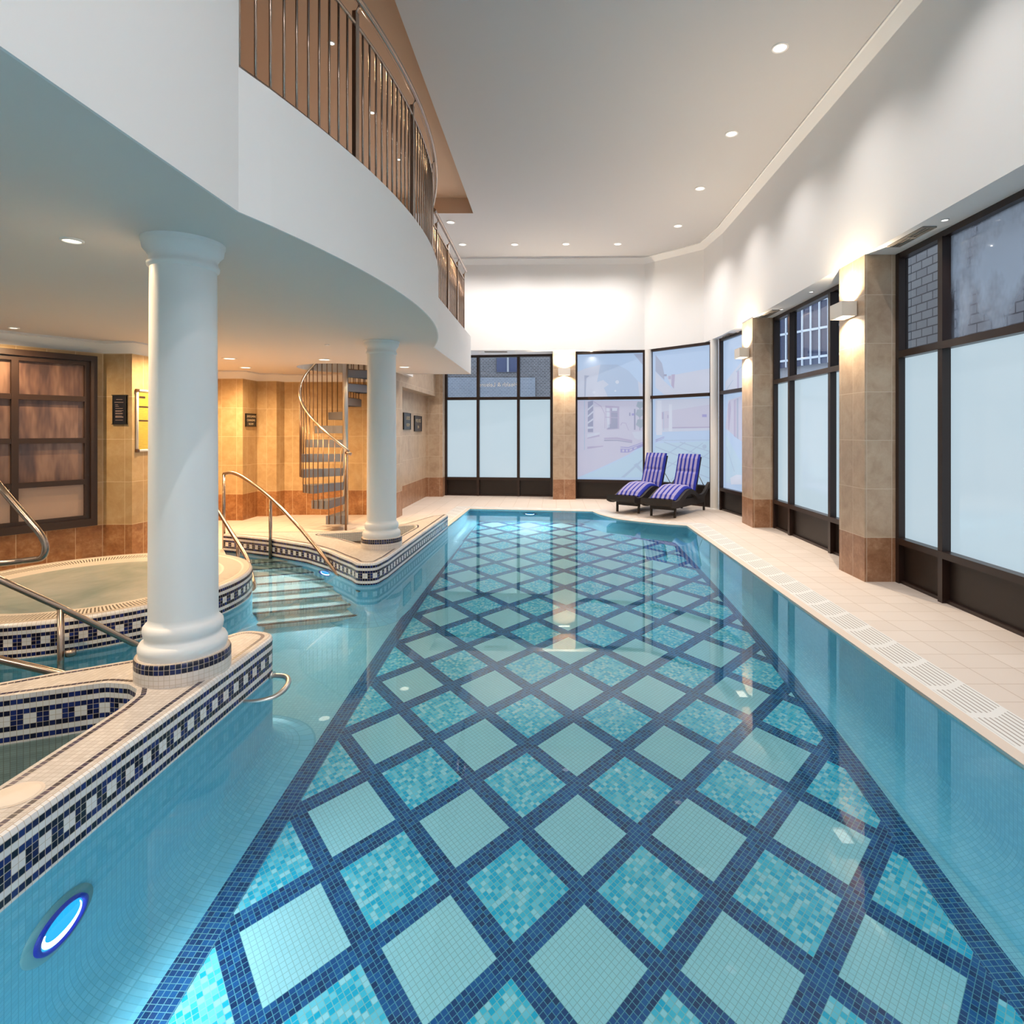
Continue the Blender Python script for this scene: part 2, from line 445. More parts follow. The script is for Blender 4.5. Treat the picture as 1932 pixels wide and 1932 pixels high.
def adopt(o, parent):
    """child whose mesh is given in world metres"""
    o.parent = parent
    M = Matrix.Identity(4); p = parent
    chain = []
    while p is not None: chain.append(p); p = p.parent
    W = Matrix.Identity(4)
    for p in reversed(chain): W = W @ p.matrix_parent_inverse @ Matrix.LocRotScale(p.location, p.rotation_euler, p.scale)
    o.matrix_parent_inverse = W.inverted()
def tag(o, label=None, cat=None, group=None, kind=None):
    if label: o['label'] = label
    if cat: o['category'] = cat
    if group: o['group'] = group
    if kind: o['kind'] = kind
    return o
def thing(name, loc, label, cat, group=None, kind=None):
    o = bpy.data.objects.new(name, None); o.empty_display_size = .1; COL.objects.link(o)
    o.location = loc; return tag(o, label, cat, group, kind)
def kids(o): return [c for c in bpy.data.objects if c.parent == o]
def dup(o, loc, label=None, parent=None):
    c = o.copy(); COL.objects.link(c)
    if parent is None: c.location = loc
    else: c.parent = parent
    if label: c['label'] = label
    for k in kids(o): dup(k, None, None, c)
    return c
def lamp(kind, name, loc, energy, col, parent=None, **k):
    d = bpy.data.lights.new(name, kind); d.energy = energy; d.color = col
    rot = k.pop('rot', None)
    for a, b in k.items(): setattr(d, a, b)
    o = bpy.data.objects.new(name, d); COL.objects.link(o); o.location = loc
    if rot: o.rotation_euler = rot
    if parent is not None: adopt(o, parent)
    return o
def aim(d): return Vector(d).to_track_quat('-Z', 'Y').to_euler()

def smooth_closed(P, n=8):
    """Catmull-Rom through a closed list of points"""
    out = []; m = len(P)
    for i in range(m):
        p0, p1, p2, p3 = (Vector(P[(i + k - 1) % m]) for k in range(4))
        for j in range(n):
            t = j / n
            out.append(tuple(.5 * ((2 * p1) + (p2 - p0) * t + (2 * p0 - 5 * p1 + 4 * p2 - p3) * t * t + (3 * p1 - p0 - 3 * p2 + p3) * t ** 3)))
    return out
def smooth_open(P, n=8):
    out = []; m = len(P)
    for i in range(m - 1):
        p0 = Vector(P[max(i - 1, 0)]); p1 = Vector(P[i]); p2 = Vector(P[i + 1]); p3 = Vector(P[min(i + 2, m - 1)])
        for j in range(n):
            t = j / n
            out.append(tuple(.5 * ((2 * p1) + (p2 - p0) * t + (2 * p0 - 5 * p1 + 4 * p2 - p3) * t * t + (3 * p1 - p0 - 3 * p2 + p3) * t ** 3)))
    out.append(tuple(P[-1])); return out
def round_corners(P, R, n=6, closed=True):
    """fillet the corners of a plan polygon; R is one radius or a list"""
    out = []; m = len(P)
    for i in range(m):
        r = R[i] if isinstance(R, (list, tuple)) else R
        if (not closed and i in (0, m - 1)) or r <= 0: out.append(tuple(P[i])); continue
        p = Vector(P[i]); a = Vector(P[i - 1]) - p; b = Vector(P[(i + 1) % m]) - p
        la, lb = a.length, b.length; a.normalize(); b.normalize()
        th = math.acos(max(-1, min(1, a.dot(b))))
        if th > PI - .02: out.append(tuple(p)); continue
        d = min(r / math.tan(th / 2), la * .48, lb * .48)
        p0 = p + a * d; p1 = p + b * d
        for j in range(n + 1):
            t = j / n; out.append(tuple(p0 * (1 - t) ** 2 + p * 2 * t * (1 - t) + p1 * t * t))
    return out
def resample(P, step, closed=True):
    Q = list(P) + ([P[0]] if closed else []); out = []
    for a, b in zip(Q, Q[1:]):
        k = max(1, int(math.ceil(math.dist(a, b) / step)))
        for j in range(k): out.append(tuple(a[c] + (b[c] - a[c]) * j / k for c in range(len(a))))
    if not closed: out.append(tuple(P[-1]))
    return out
def area2(P): return sum(P[i][0] * P[(i + 1) % len(P)][1] - P[(i + 1) % len(P)][0] * P[i][1] for i in range(len(P)))
def offset(P, d, closed=True):
    """moves a plan polyline to its left by d (mitred)"""
    out = []; m = len(P)
    for i in range(m):
        p = Vector(P[i])
        a = (p - Vector(P[i - 1])) if (closed or i > 0) else (Vector(P[i + 1]) - p)
        b = (Vector(P[(i + 1) % m]) - p) if (closed or i < m - 1) else (p - Vector(P[i - 1]))
        if a.length < 1e-6: a = b
        if b.length < 1e-6: b = a
        a.normalize(); b.normalize()
        na = Vector((-a.y, a.x)); nb = Vector((-b.y, b.x)); n = na + nb
        if n.length < 1e-6: n = na
        n.normalize(); k = max(.35, n.dot(na))
        out.append(tuple(p + n * d / k))
    return out
def z3(P, z): return [(x, y, z) for x, y in P]

# ================================================================ world, camera, render settings
W = bpy.data.worlds.new('dusk_sky'); S.world = W; W.use_nodes = True
W.node_tree.nodes['Background'].inputs[0].default_value = (.74, .80, .88, 1)
W.node_tree.nodes['Background'].inputs[1].default_value = 1.3
cam = bpy.data.cameras.new('camera'); co = bpy.data.objects.new('camera', cam); COL.objects.link(co)
co.location = (0, 0, CH); co.rotation_euler = (PI / 2, 0, 0)
cam.sensor_width = 36; cam.lens = FPX / 1932 * 36
cam.shift_x = -(U0 - 966) / 1932; cam.shift_y = -(966 - V0) / 1932
cam.clip_start = .05; cam.clip_end = 100
S.camera = co
S.view_settings.view_transform = 'Standard'; S.view_settings.look = 'None'; S.view_settings.gamma = 1; S.view_settings.exposure = .95
S.cycles.use_denoising = True; S.cycles.caustics_reflective = False; S.cycles.caustics_refractive = True
S.cycles.sample_clamp_indirect = 6; S.cycles.max_bounces = 14; S.cycles.transmission_bounces = 10; S.cycles.diffuse_bounces = 5; S.cycles.glossy_bounces = 5

ST = 'structure'
# ================================================================ POOL
ZW = -.012                                                   # water level
OUT = [(-1.66, 8.95), (-1.60, 11.31), (.729, 10.94), (.793, 10.67), (.888, 10.41), (1.118, 9.97), (1.437, 9.69), (1.797, 9.44), (2.11, 9.30), (2.105, -2.4)]
cv = smooth_open(OUT[2:8], 4)
OUT = OUT[:2] + cv + OUT[8:]
# basin walls with a cove at the foot (inside = to the right of the outline)
b = MB()
prof = [(0, 0)] + [(.25 * (1 - math.cos(PI / 2 * k / 10)), -.798 - .25 * math.sin(PI / 2 * k / 10)) for k in range(11)]
fine = resample(OUT, .25, False)
acc = 0
rings = [offset(fine, -d, False) for d, z in prof]
for k in range(len(prof) - 1):
    L = math.dist(prof[k], prof[k + 1])
    b.strip(z3(rings[k], prof[k][1]), z3(rings[k + 1], prof[k + 1][1]), 0, [math.dist(fine[i], fine[i + 1]) for i in range(len(fine) - 1)] + [0], True, (acc, acc + L)); acc += L
b.build('pool_wall', [M_aqua], kind=ST)
# floor : pale mosaic, blue border, diamond field
b = MB(); b.face([(-7, -2.4, -1.05), (2.2, -2.4, -1.05), (2.2, 11.6, -1.05), (-7, 11.6, -1.05)])
b.build('pool_floor', [M_aquafloor], kind=ST)
BO = [(-1.50, -2.3), (-1.50, 10.97), (.50, 10.90), (.62, 10.70), (1.06, 10.15), (1.51, 9.55), (1.92, 9.00), (1.92, 5.6), (1.80, 2.6), (1.74, -2.3)]
BI = offset(BO, -.118, False)
b = MB(); b.strip(z3(BO, -1.0465), z3(BI, -1.0465)); b.build('pool_floor_border', [M_border], kind=ST)
b = MB(); b.poly(BI, -1.0475); b.build('pool_floor_diamonds', [M_poolfloor], kind=ST)
# water
b = MB(); b.face([(-6.9, -2.4, ZW), (2.2, -2.4, ZW), (2.2, 11.6, ZW), (-6.9, 11.6, ZW)], None, 0, True)
wat = b.build('water_surface', [M_water], label='still clear turquoise water filling the swimming pool', cat='water', kind=ST)
# coping and overflow grating
C1 = offset(OUT, .07, False); C2 = offset(OUT, .33, False)
# the deck-side curve: clean the inner offset so that it does not fold
b = MB(); o0 = z3(OUT, -.03); o1 = z3(OUT, .004); o2 = z3(C1, .006)
b.strip(o0, o1, 0); b.strip(o1, o2, 0); b.build('pool_coping', [M_coping], kind=ST)
cum = [math.dist(OUT[i], OUT[i + 1]) for i in range(len(OUT) - 1)] + [0]
b = MB(); b.strip(z3(C1, .003), z3(C2, .003), 0, cum, False, (0, 1))
b.build('overflow_grating', [M_grate], label='white slotted overflow grating running along the pool edge', cat='grating', kind='thing')
# deck
DK = list(C2) + [(6.0, -2.4), (6.0, 14.6), (-7, 14.6), (-7, 5.0), (-3.95, 5.0), (-3.75, 6.4), (-3.95, 7.1), (-4.22, 7.52), (-3.6, 7.62), (-2.5, 7.75), (-2.0, 8.3), (-1.9, 8.95)]
b = MB(); b.prism(DK, -.22, 0); b.build('floor', [M_deck], kind=ST)

# ---------------------------------------------------------------- mosaic planters that carry the columns
def planter(name, outer, hole, zt, label, cat, interior):
    if area2(outer) < 0: outer = outer[::-1]
    if area2(hole) < 0: hole = hole[::-1]
    root = thing(name, (sum(p[0] for p in outer) / len(outer), sum(p[1] for p in outer) / len(outer), 0), label, cat, kind='thing')
    seg = [math.dist(outer[i], outer[(i + 1) % len(outer)]) for i in range(len(outer))]
    cove = [(.25 * (1 - math.cos(PI / 2 * k / 10)), -.798 - .25 * math.sin(PI / 2 * k / 10)) for k in range(10, -1, -1)]; nc = len(cove)
    prof = cove + [(0, -.012), (0, zt - .022), (-.006, zt - .006), (-.020, zt)]
    b = MB()
    R = [offset(outer, -d) for d, z in prof]
    for k in range(len(prof) - 1):
        za, zb = prof[k][1], prof[k + 1][1]
        b.strip(z3(R[k], za), z3(R[k + 1], zb), 0 if k >= nc else 1, seg, True, (zt - za, zt - zb) if k >= nc else (za, zb) if k == nc - 1 else (za * 1.25, zb * 1.25), True)
    b.build('wall_mosaic', [M_band, M_aqua], root)
    t = MB()
    e1 = offset(outer, .020); e2 = offset(outer, .045); e3 = offset(outer, .066)
    h1 = offset(hole, -.022); h2 = offset(hole, -.044)
    t.strip(z3(e1, zt), z3(e2, zt), 0, seg, False, (0, .025), True)
    t.poly(e3, zt, [h2], 0)
    t.strip(z3(h1, zt), z3(hole, zt - .002), 0, None, False, (0, .02), True)
    t.build('top_mosaic', [M_topmos], root)
    t = MB(); t.strip(z3(e2, zt), z3(e3, zt), 0, seg, False, (.002, .023), True)
    hs = [math.dist(hole[i], hole[(i + 1) % len(hole)]) for i in range(len(hole))]
    t.strip(z3(h2, zt), z3(h1, zt), 0, hs, False, (.002, .023), True)
    t.build('navy_edge_line', [M_navyline], root)
    t = MB()
    if interior == 'water':
        t.strip(z3(hole, zt - .002), z3(hole, ZW), 0, hs, False, (.002, zt - ZW), True)
        t.strip(z3(hole, ZW), z3(hole, -.6), 1, hs, False, (0, .6), True); t.poly(hole, -.6, (), 1)
        t.build('inner_mosaic', [M_band, M_inner_mos], root)
    else:
        t.strip(z3(hole, zt - .002), z3(hole, .05), 0, hs, False, (.002, .16), True)
        t.build('inner_mosaic', [M_inner_mos], root)
        t = MB(); t.poly(hole, .09); t.build('soil', [M_soil], root)
    return root
ZP = .225
np_out = [(-1.735, -2.3), (-1.735, 3.30), (-1.74, 3.72), (-1.99, 3.80), (-2.10, 3.56), (-2.34, 3.30), (-2.64, 3.117), (-2.82, 2.99), (-3.6, 2.72), (-5.2, 2.5), (-5.2, -2.3)]
np_out = resample(round_corners(np_out, [0, 0, .16, .17, .3, .3, .3, .3, .4, 0, 0], 7), .25)
np_hole = [(-1.985, -1.9), (-1.99, 2.50), (-1.993, 2.70), (-2.012, 2.83), (-2.06, 2.91), (-2.14, 2.965), (-2.27, 2.985), (-2.67, 2.82), (-3.6, 2.52), (-4.9, 2.27), (-4.9, -1.9)]
np_hole = resample(round_corners(np_hole, [.1, 0, .06, .06, .06, .06, .1, .4, .4, .1, .1], 7), .25)
planter('mosaic_planter', np_out, np_hole, ZP, 'navy and white mosaic pool wall with a water-filled basin, under the nearer column', 'planter', 'water')
fp_out = [(-1.63, 9.10), (-1.70, 6.05), (-1.74, 5.76), (-1.92, 5.76), (-2.02, 5.90), (-2.22, 6.12), (-2.43, 6.37), (-2.81, 6.72), (-3.4, 7.08), (-3.81, 7.27), (-4.16, 7.40), (-4.16, 7.58), (-2.93, 7.60), (-2.50, 7.74), (-2.10, 8.20), (-1.87, 8.98), (-1.68, 9.16)]
fp_out = resample(round_corners(fp_out, [.03, .1, .15, .12, .3, .5, .5, .5, .6, .5, .03, .05, .3, .4, .5, .1, .03], 6), .2)
fp_hole = [(-2.98, 7.38), (-2.55, 7.08), (-2.25, 6.78), (-1.93, 6.70), (-1.85, 7.9), (-1.90, 8.12), (-2.12, 7.98), (-2.42, 7.56)]
fp_hole = resample(round_corners(fp_hole, [.05, .3, .2, .15, .1, .06, .3, .4], 6), .2)
planter('mosaic_planter', fp_out, fp_hole, .205, 'navy and white mosaic planter with bare soil, under the farther column by the spiral stair', 'planter', 'soil')
lid = thing('skimmer_lid', (-1.885, 2.06, ZP), 'round cream skimmer lid set in the mosaic wall top', 'lid')
MB().lathe([(0, .006), (.028, .006), (.032, .004), (.066, .004), (.071, .001)], (-1.885, 2.06, ZP), 36).build('cover', [M_lid], lid)
MB().lathe([(.071, .0005), (.075, .002), (.081, .001)], (-1.885, 2.06, ZP), 36).build('rim', [M_coping], lid)

# ---------------------------------------------------------------- columns
def column(loc, zb, label):
    x, y = loc
    root = thing('round_column', (x, y, zb), label, 'column', 'white columns under the balcony', 'thing')
    b = MB(); b.lathe([(.222, zb - .05), (.222, zb + .10), (.218, zb + .112), (.205, zb + .115), (.12, zb + .115)], (x, y, 0), 56, mis=[0, 0, 0, 0], vdown=zb + .125)
    # remap v so that rows are white, navy, navy, white ...
    m = b.build('plinth', [M_plinth], root)
    z = zb + .115
    prof = [(.198, z), (.206, z + .025), (.206, z + .045), (.196, z + .066), (.178, z + .076), (.175, z + .09), (.182, z + .10), (.186, z + .125), (.184, z + .145), (.172, z + .16), (.163, z + .166), (.161, z + .19)]
    MB().lathe(prof, (x, y, 0), 56).build('base_moulding', [M_column], root)
    MB().lathe([(.161, z + .19), (.159, 1.2), (.154, 2.35)], (x, y, 0), 56).build('shaft', [M_column], root)
    prof = [(.154, 2.35), (.166, 2.36), (.168, 2.375), (.160, 2.388), (.158, 2.41), (.170, 2.43), (.186, 2.448), (.19, 2.475), (.188, 2.485), (.196, 2.488), (.196, 2.50)]
    MB().lathe(prof, (x, y, 0), 56).build('capital', [M_column], root)
def m_plinth():
    m, t = new_mat('plinth_mosaic'); b = bsdf(t); p = t.uv(); ts = .0252
    u = t.m('DIVIDE', p[0], ts); v = t.m('DIVIDE', t.m('SUBTRACT', p[1], .012), ts)
    r = t.m('FLOOR', v); navy = t.m('MAXIMUM', t.m('COMPARE', r, 0.0, .1), t.m('COMPARE', r, 1.0, .1))
    rnd = t.cell(u, v)
    c = t.mix(navy, t.mix(rnd, (.66, .59, .54), (.72, .65, .60)), t.ramp(rnd, (0, (.004, .006, .025)), (.5, (.008, .016, .09)), const=True))
    c = t.mix(t.grout(u, v, .045), c, (.52, .43, .34))
    t.l.new(c, b.inputs['Base Color']); b.inputs['Roughness'].default_value = .3; return m
M_plinth = m_plinth()
column((-1.965, 3.13), ZP, 'white round column on the nearer mosaic wall, close to the camera')
column((-1.926, 6.6), .205, 'white round column on the farther planter, in front of the spiral staircase')

# ---------------------------------------------------------------- whirlpool spa
SX, SY, SR = -3.91, 5.03, 1.19
spa = thing('whirlpool_spa', (SX, SY, 0), 'round raised whirlpool spa clad in navy and white mosaic', 'spa', kind='thing')
b = MB(); b.lathe([(SR + .12, -1.01), (SR + .04, -.92), (SR, -.80), (SR, -.012)], (SX, SY, 0), 96, mi=1)
b.lathe([(SR, -.012), (SR, ZP - .022), (SR - .006, ZP - .006), (SR - .025, ZP)], (SX, SY, 0), 96, mi=0, vdown=ZP)
b.build('wall_mosaic', [M_band, M_aqua], spa)
MB().lathe([(SR - .025, ZP), (SR - .07, ZP - .002)], (SX, SY, 0), 96).build('rim', [simple('beige_rim', (.50, .42, .35), .4)], spa)
b = MB(); b.lathe([(SR - .07, ZP - .002), (SR - .08, ZP - .006), (SR - .255, ZP - .008)], (SX, SY, 0), 96); b.build('overflow_grate', [M_spagrate], spa)
MB().lathe([(SR - .255, ZP - .008), (SR - .30, ZP - .014), (SR - .36, ZP - .03)], (SX, SY, 0), 96).build('inner_ledge', [simple('cream_ledge', (.62, .54, .46), .4)], spa)
MB().lathe([(SR - .335, ZP - .024), (.4, ZP - .024), (.0, ZP - .024)], (SX, SY, 0), 96).build('spa_water', [M_spawater], spa)

# ---------------------------------------------------------------- submerged steps (tread edges measured through the water)
st = thing('pool_steps', (-2.6, 6.2, -1.0), 'submerged cream tiled steps with dark edges between the spa and the farther planter', 'steps', kind='thing')
NS = 8
for k in range(NS):
    f = k / (NS - 1)
    z = -.93 + .12 * k
    A = Vector((-2.75 - .80 * f, 5.42 + 1.33 * f)); B = Vector((-1.85 - .90 * f, 5.75 + 1.30 * f))
    d = (B - A).normalized(); nrm = Vector((-d.y, d.x)); A -= d * .5; B += d * .12
    bk = .24
    b = MB(); pts = [A, B, B + nrm * bk, A + nrm * bk]
    b.prism([tuple(p) for p in pts], -1.05, z)
    s_ = b.build('step', [M_step if 'M_step' in globals() else globals().setdefault('M_step', m_mosaic('cream_step_mosaic', .0252, [(.66, .72, .66), (.70, .76, .70)], (.48, .56, .52), .06, 'pos', .35, .04))], st)
    n_ = MB(); e = [A + nrm * .005, B + nrm * .005, B + nrm * .028, A + nrm * .028]; n_.poly([tuple(p) for p in e], z + .003)
    n_.face([(A.x - nrm.x * .002, A.y - nrm.y * .002, z - .022), (B.x - nrm.x * .002, B.y - nrm.y * .002, z - .022), (B.x - nrm.x * .002, B.y - nrm.y * .002, z), (A.x - nrm.x * .002, A.y - nrm.y * .002, z)])
    n_.build('nosing', [M_nosing], s_)
st2 = thing('pool_steps', (-4.0, 3.4, -1.0), 'submerged steps with dark edges at the left behind the nearer mosaic wall', 'steps', kind='thing')
for k in range(5):
    x = -3.25 - .22 * k; z = -.65 + .12 * k
    b = MB(); b.box(x - .24, x, 2.9, 4.2, -1.05, z); s_ = b.build('step', [M_step], st2)
    MB().box(x - .028, x - .004, 2.9, 4.2, z, z + .003).build('nosing', [M_nosing], s_)

# ---------------------------------------------------------------- underwater lamps
def pool_lamp(loc, nrm, r, label, energy):
    n = Vector(nrm).normalized(); c = Vector(loc)
    root = thing('underwater_lamp', loc, label, 'pool light', 'lamps under the water')
    q = n.to_track_quat('Z', 'Y')
    def disc(prof, name, mat, par=root):
        b = MB(); b.lathe(prof, (0, 0, 0), 40)
        b.v = [tuple(c + q @ Vector(p)) for p in b.v]
        return b.build(name, [mat], par)
    disc([(r * 1.75, .001), (r * 1.72, .010), (r * 1.3, .012)], 'escutcheon', M_escut)
    disc([(r * 1.32, .010), (r * 1.30, .022), (r * 1.12, .024), (r * 1.08, .014)], 'ring', M_blue_ring)
    disc([(r * 1.1, .013), (r * .6, .018), (.0, .020)], 'lens', M_pool_lamp)
    b = MB(); A = []; B_ = []
    for k in range(25):
        t = -1.15 * PI + 1.30 * PI * k / 24
        w = .06 + .42 * max(0, math.sin(PI * k / 24)) ** 1.5
        A.append(tuple(c + q @ Vector((r * math.cos(t), r * math.sin(t), .0165)))); B_.append(tuple(c + q @ Vector((r * (1 - w) * math.cos(t), r * (1 - w) * math.sin(t), .0195))))
    b.strip(A, B_); b.build('reflector', [M_pool_lamp_core], root)
    lamp('SPOT', 'pool_light', c + n * .03, energy, (.80, .95, 1.0), root, rot=aim(n), spot_size=math.radians(172), spot_blend=.5, shadow_soft_size=0)
pool_lamp((-1.735, 2.06, -.42), (1, 0, .0), .085, 'glowing round underwater lamp low in the nearer mosaic wall', 17)
pool_lamp((-2.47, 6.415, -.16), (-.55, -.83, .0), .085, 'glowing underwater lamp beside the submerged steps below the farther planter', 20)
pool_lamp((-.44, 11.12, -.38), (-.16, -1, .0), .085, 'glowing underwater lamp in the far end wall of the pool', 45)

for x in (-.9, 1.0):                                          # added unseen spots behind the camera, brightening the pool floor
    lamp('SPOT', 'pool_light', (x, -2.2, -.40), 60, (.75, .93, 1.0), None, rot=aim((0, 1, 0)), spot_size=math.radians(172), spot_blend=.5, shadow_soft_size=0)  # added unseen spot, not one of the underwater lamps
# ---------------------------------------------------------------- stainless handrails
def fil(P, r=.08, n=5):
    """rounded 3-D path"""
    out = [Vector(P[0])]
    for i in range(1, len(P) - 1):
        p = Vector(P[i]); a = Vector(P[i - 1]) - p; b_ = Vector(P[i + 1]) - p
        d = min(r, a.length * .45, b_.length * .45)
        p0 = p + a.normalized() * d; p1 = p + b_.normalized() * d
        for j in range(n + 1):
            t = j / n; out.append(p0 * (1 - t) ** 2 + p * 2 * t * (1 - t) + p1 * t * t)
    out.append(Vector(P[-1])); return out
RT = .021
def handrail(paths, posts, label, brackets=()):
    root = thing('pool_handrail', (paths[0][-1][0], paths[0][-1][1], 0), label, 'handrail', 'steel handrails by the water')
    for p in paths: MB().tube(fil(p), RT, 12).build('rail', [M_steel], root)
    for (x, y, z0, z1) in posts: MB().tube([(x, y, z0), (x, y, z1)], RT * .9, 12).build('post', [M_steel], root)
    for (x, y, z) in brackets: MB().lathe([(.0, -.02), (.03, -.02), (.03, .02), (.0, .02)], (x, y, z), 16).build('bracket', [M_steel], root)
    return root
handrail([smooth_open([(-4.2, 7.5, .955), (-4.06, 7.46, .965), (-3.80, 7.28, .90), (-3.39, 7.05, .70), (-2.85, 6.66, .38), (-2.29, 6.21, .0), (-2.08, 6.02, -.16), (-1.98, 5.90, -.22), (-1.9, 5.74, -.22)], 6)],
         [(-4.2, 7.5, 0, .955), (-3.39, 7.05, -.1, .70)], 'tall curved steel handrail rising beside the farther mosaic planter', [(-3.34, 7.09, .03)])
handrail([[(-4.75, 7.0, .92), (-4.55, 7.0, .93), (-3.88, 6.75, .636), (-3.23, 6.2, .17), (-3.04, 5.96, -.02), (-2.93, 5.78, -.10), (-2.92, 5.68, -.16), (-2.98, 5.62, -.16)]],
         [(-4.75, 7.0, 0, .92), (-3.44, 6.42, -.4, .30)], 'steel handrail sloping into the water along the side of the spa')
handrail([[(-4.6, 4.4, 1.75), (-3.67, 3.9, 1.13), (-3.40, 3.9, .82), (-3.36, 3.9, .74), (-3.38, 3.9, .655), (-3.60, 3.9, .628), (-3.74, 3.86, .62)],
          [(-3.9, 3.5, 1.0), (-3.66, 3.62, .70), (-3.25, 3.88, .335), (-2.93, 4.16, -.02), (-2.86, 4.22, -.1)]],
         [(-3.25, 3.88, -.45, .325), (-3.62, 3.66, -.45, .66)], 'steel handrail with a looped end in front of the spa', [(-3.2, 3.9, .03)])
handrail([[(-3.6, 3.25, .38), (-3.15, 3.32, .215), (-2.86, 3.37, .118), (-2.5, 3.45, -.03)]],
         [(-3.5, 3.27, -.5, .34)], 'low steel handrail dipping behind the nearer mosaic wall')
g = thing('grab_handle', (-1.735, 3.45, 0), 'small curved steel grab handle at the waterline on the end of the mosaic wall', 'handle')
MB().tube(smooth_open([(-1.735, 3.62, -.008), (-1.64, 3.60, -.004), (-1.585, 3.52, -.002), (-1.565, 3.42, -.004), (-1.585, 3.34, -.012), (-1.66, 3.30, -.02), (-1.735, 3.30, -.024)], 6), .016, 12).build('loop', [M_bright_steel], g)
MB().tube([(-1.734, 3.62, -.008), (-1.722, 3.618, -.008)], .028, 14).build('flange', [M_bright_steel], g)

# ================================================================ ROOM SHELL
ZC = 5.22; ZS = 3.25
# upper wall (white) over the windows, right and back
UP = [(3.09, -2.6), (3.09, 9.70), (3.085, 10.7), (2.985, 11.67), (1.97, 12.70), (-3.3, 12.80)]
b = MB(); b.wall(UP, ZS, ZC + .3); b.build('wall_right', [M_plaster], kind=ST)
# window line
WL = [(3.60, -2.6), (3.60, 9.40), (3.52, 10.6), (3.32, 11.62), (2.22, 12.95), (.60, 13.32), (0, 13.62), (-3.3, 13.95)]
sof = UP + WL[::-1]
b = MB(); b.poly(sof, ZS, (), 0, True); b.poly(sof, ZS + .12, (), 0); b.build('soffit_slab', [M_plaster], kind=ST)
# cornice
def cornice(path, zt, name, depth, h, mat, flip=1):
    prof = [(0, 0), (.012, 0), (.018, .02), (.35, .35), (.75, .72), (.82, .80), (1.0, .84), (1.0, 1.0)]
    b = MB()
    R = [offset(path, flip * depth * d, False) for d, z in prof]
    for k in range(len(prof) - 1):
        b.strip(z3(R[k], zt - h + h * prof[k][1]), z3(R[k + 1], zt - h + h * prof[k + 1][1]), 0, None, True)
    return b.build(name, [mat], kind=ST)
cornice(UP, ZC, 'trim_1', .10, .12, M_plaster)
# ceiling with a recess over the balcony
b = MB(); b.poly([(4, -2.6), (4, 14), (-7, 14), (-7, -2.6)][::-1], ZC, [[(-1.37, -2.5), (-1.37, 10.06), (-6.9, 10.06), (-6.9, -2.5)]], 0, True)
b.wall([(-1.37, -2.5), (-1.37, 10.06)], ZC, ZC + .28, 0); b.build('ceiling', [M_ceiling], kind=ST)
b = MB(); b.poly([(-1.37, -2.5), (-1.37, 10.06), (-6.9, 10.06), (-6.9, -2.5)], ZC + .265, (), 0, True)
b.wall([(-6.9, 10.06), (-1.37, 10.06)], ZC, ZC + .28, 0); b.build('ceiling_recess', [M_tan], kind=ST)
# rear and far left shell (behind the camera and upstairs)
b = MB(); b.wall([(-7, -2.6), (4, -2.6)], -.3, 5.6); b.build('wall_front', [M_plaster], kind=ST)
b = MB(); b.wall([(-6.2, 14), (-6.2, -2.6)], 2.9, 5.6); b.wall([(-7, 5.2), (-7, -2.6)], -1.1, 3); b.build('wall_left', [M_plaster], kind=ST)
b = MB(); b.wall([(3.47, -2.6), (3.47, 2.45)], 0, ZS); b.build('wall_right_blank', [M_plaster], kind=ST)

# ---------------------------------------------------------------- tiled piers between the windows
def pier(name, x0, x1, y0, y1, z1):
    b = MB(); b.wall([(x1, y0), (x0, y0), (x0, y1), (x1, y1)][::-1], 0, z1, 0, .07); return b.build(name, [M_tile], kind=ST)
pier('wall_pier', 3.09, 3.48, 5.84, 6.36, ZS)
pier('wall_pier', 3.085, 3.48, 9.11, 9.62, ZS)
pier('wall_pier', 3.09, 3.48, 2.50, 3.05, ZS)
b = MB(); b.wall([(-.01, 13.5), (-.01, 12.86), (.487, 12.86), (.487, 13.3)], 0, ZS, 0, .11); b.build('wall_pier', [M_tile], kind=ST)

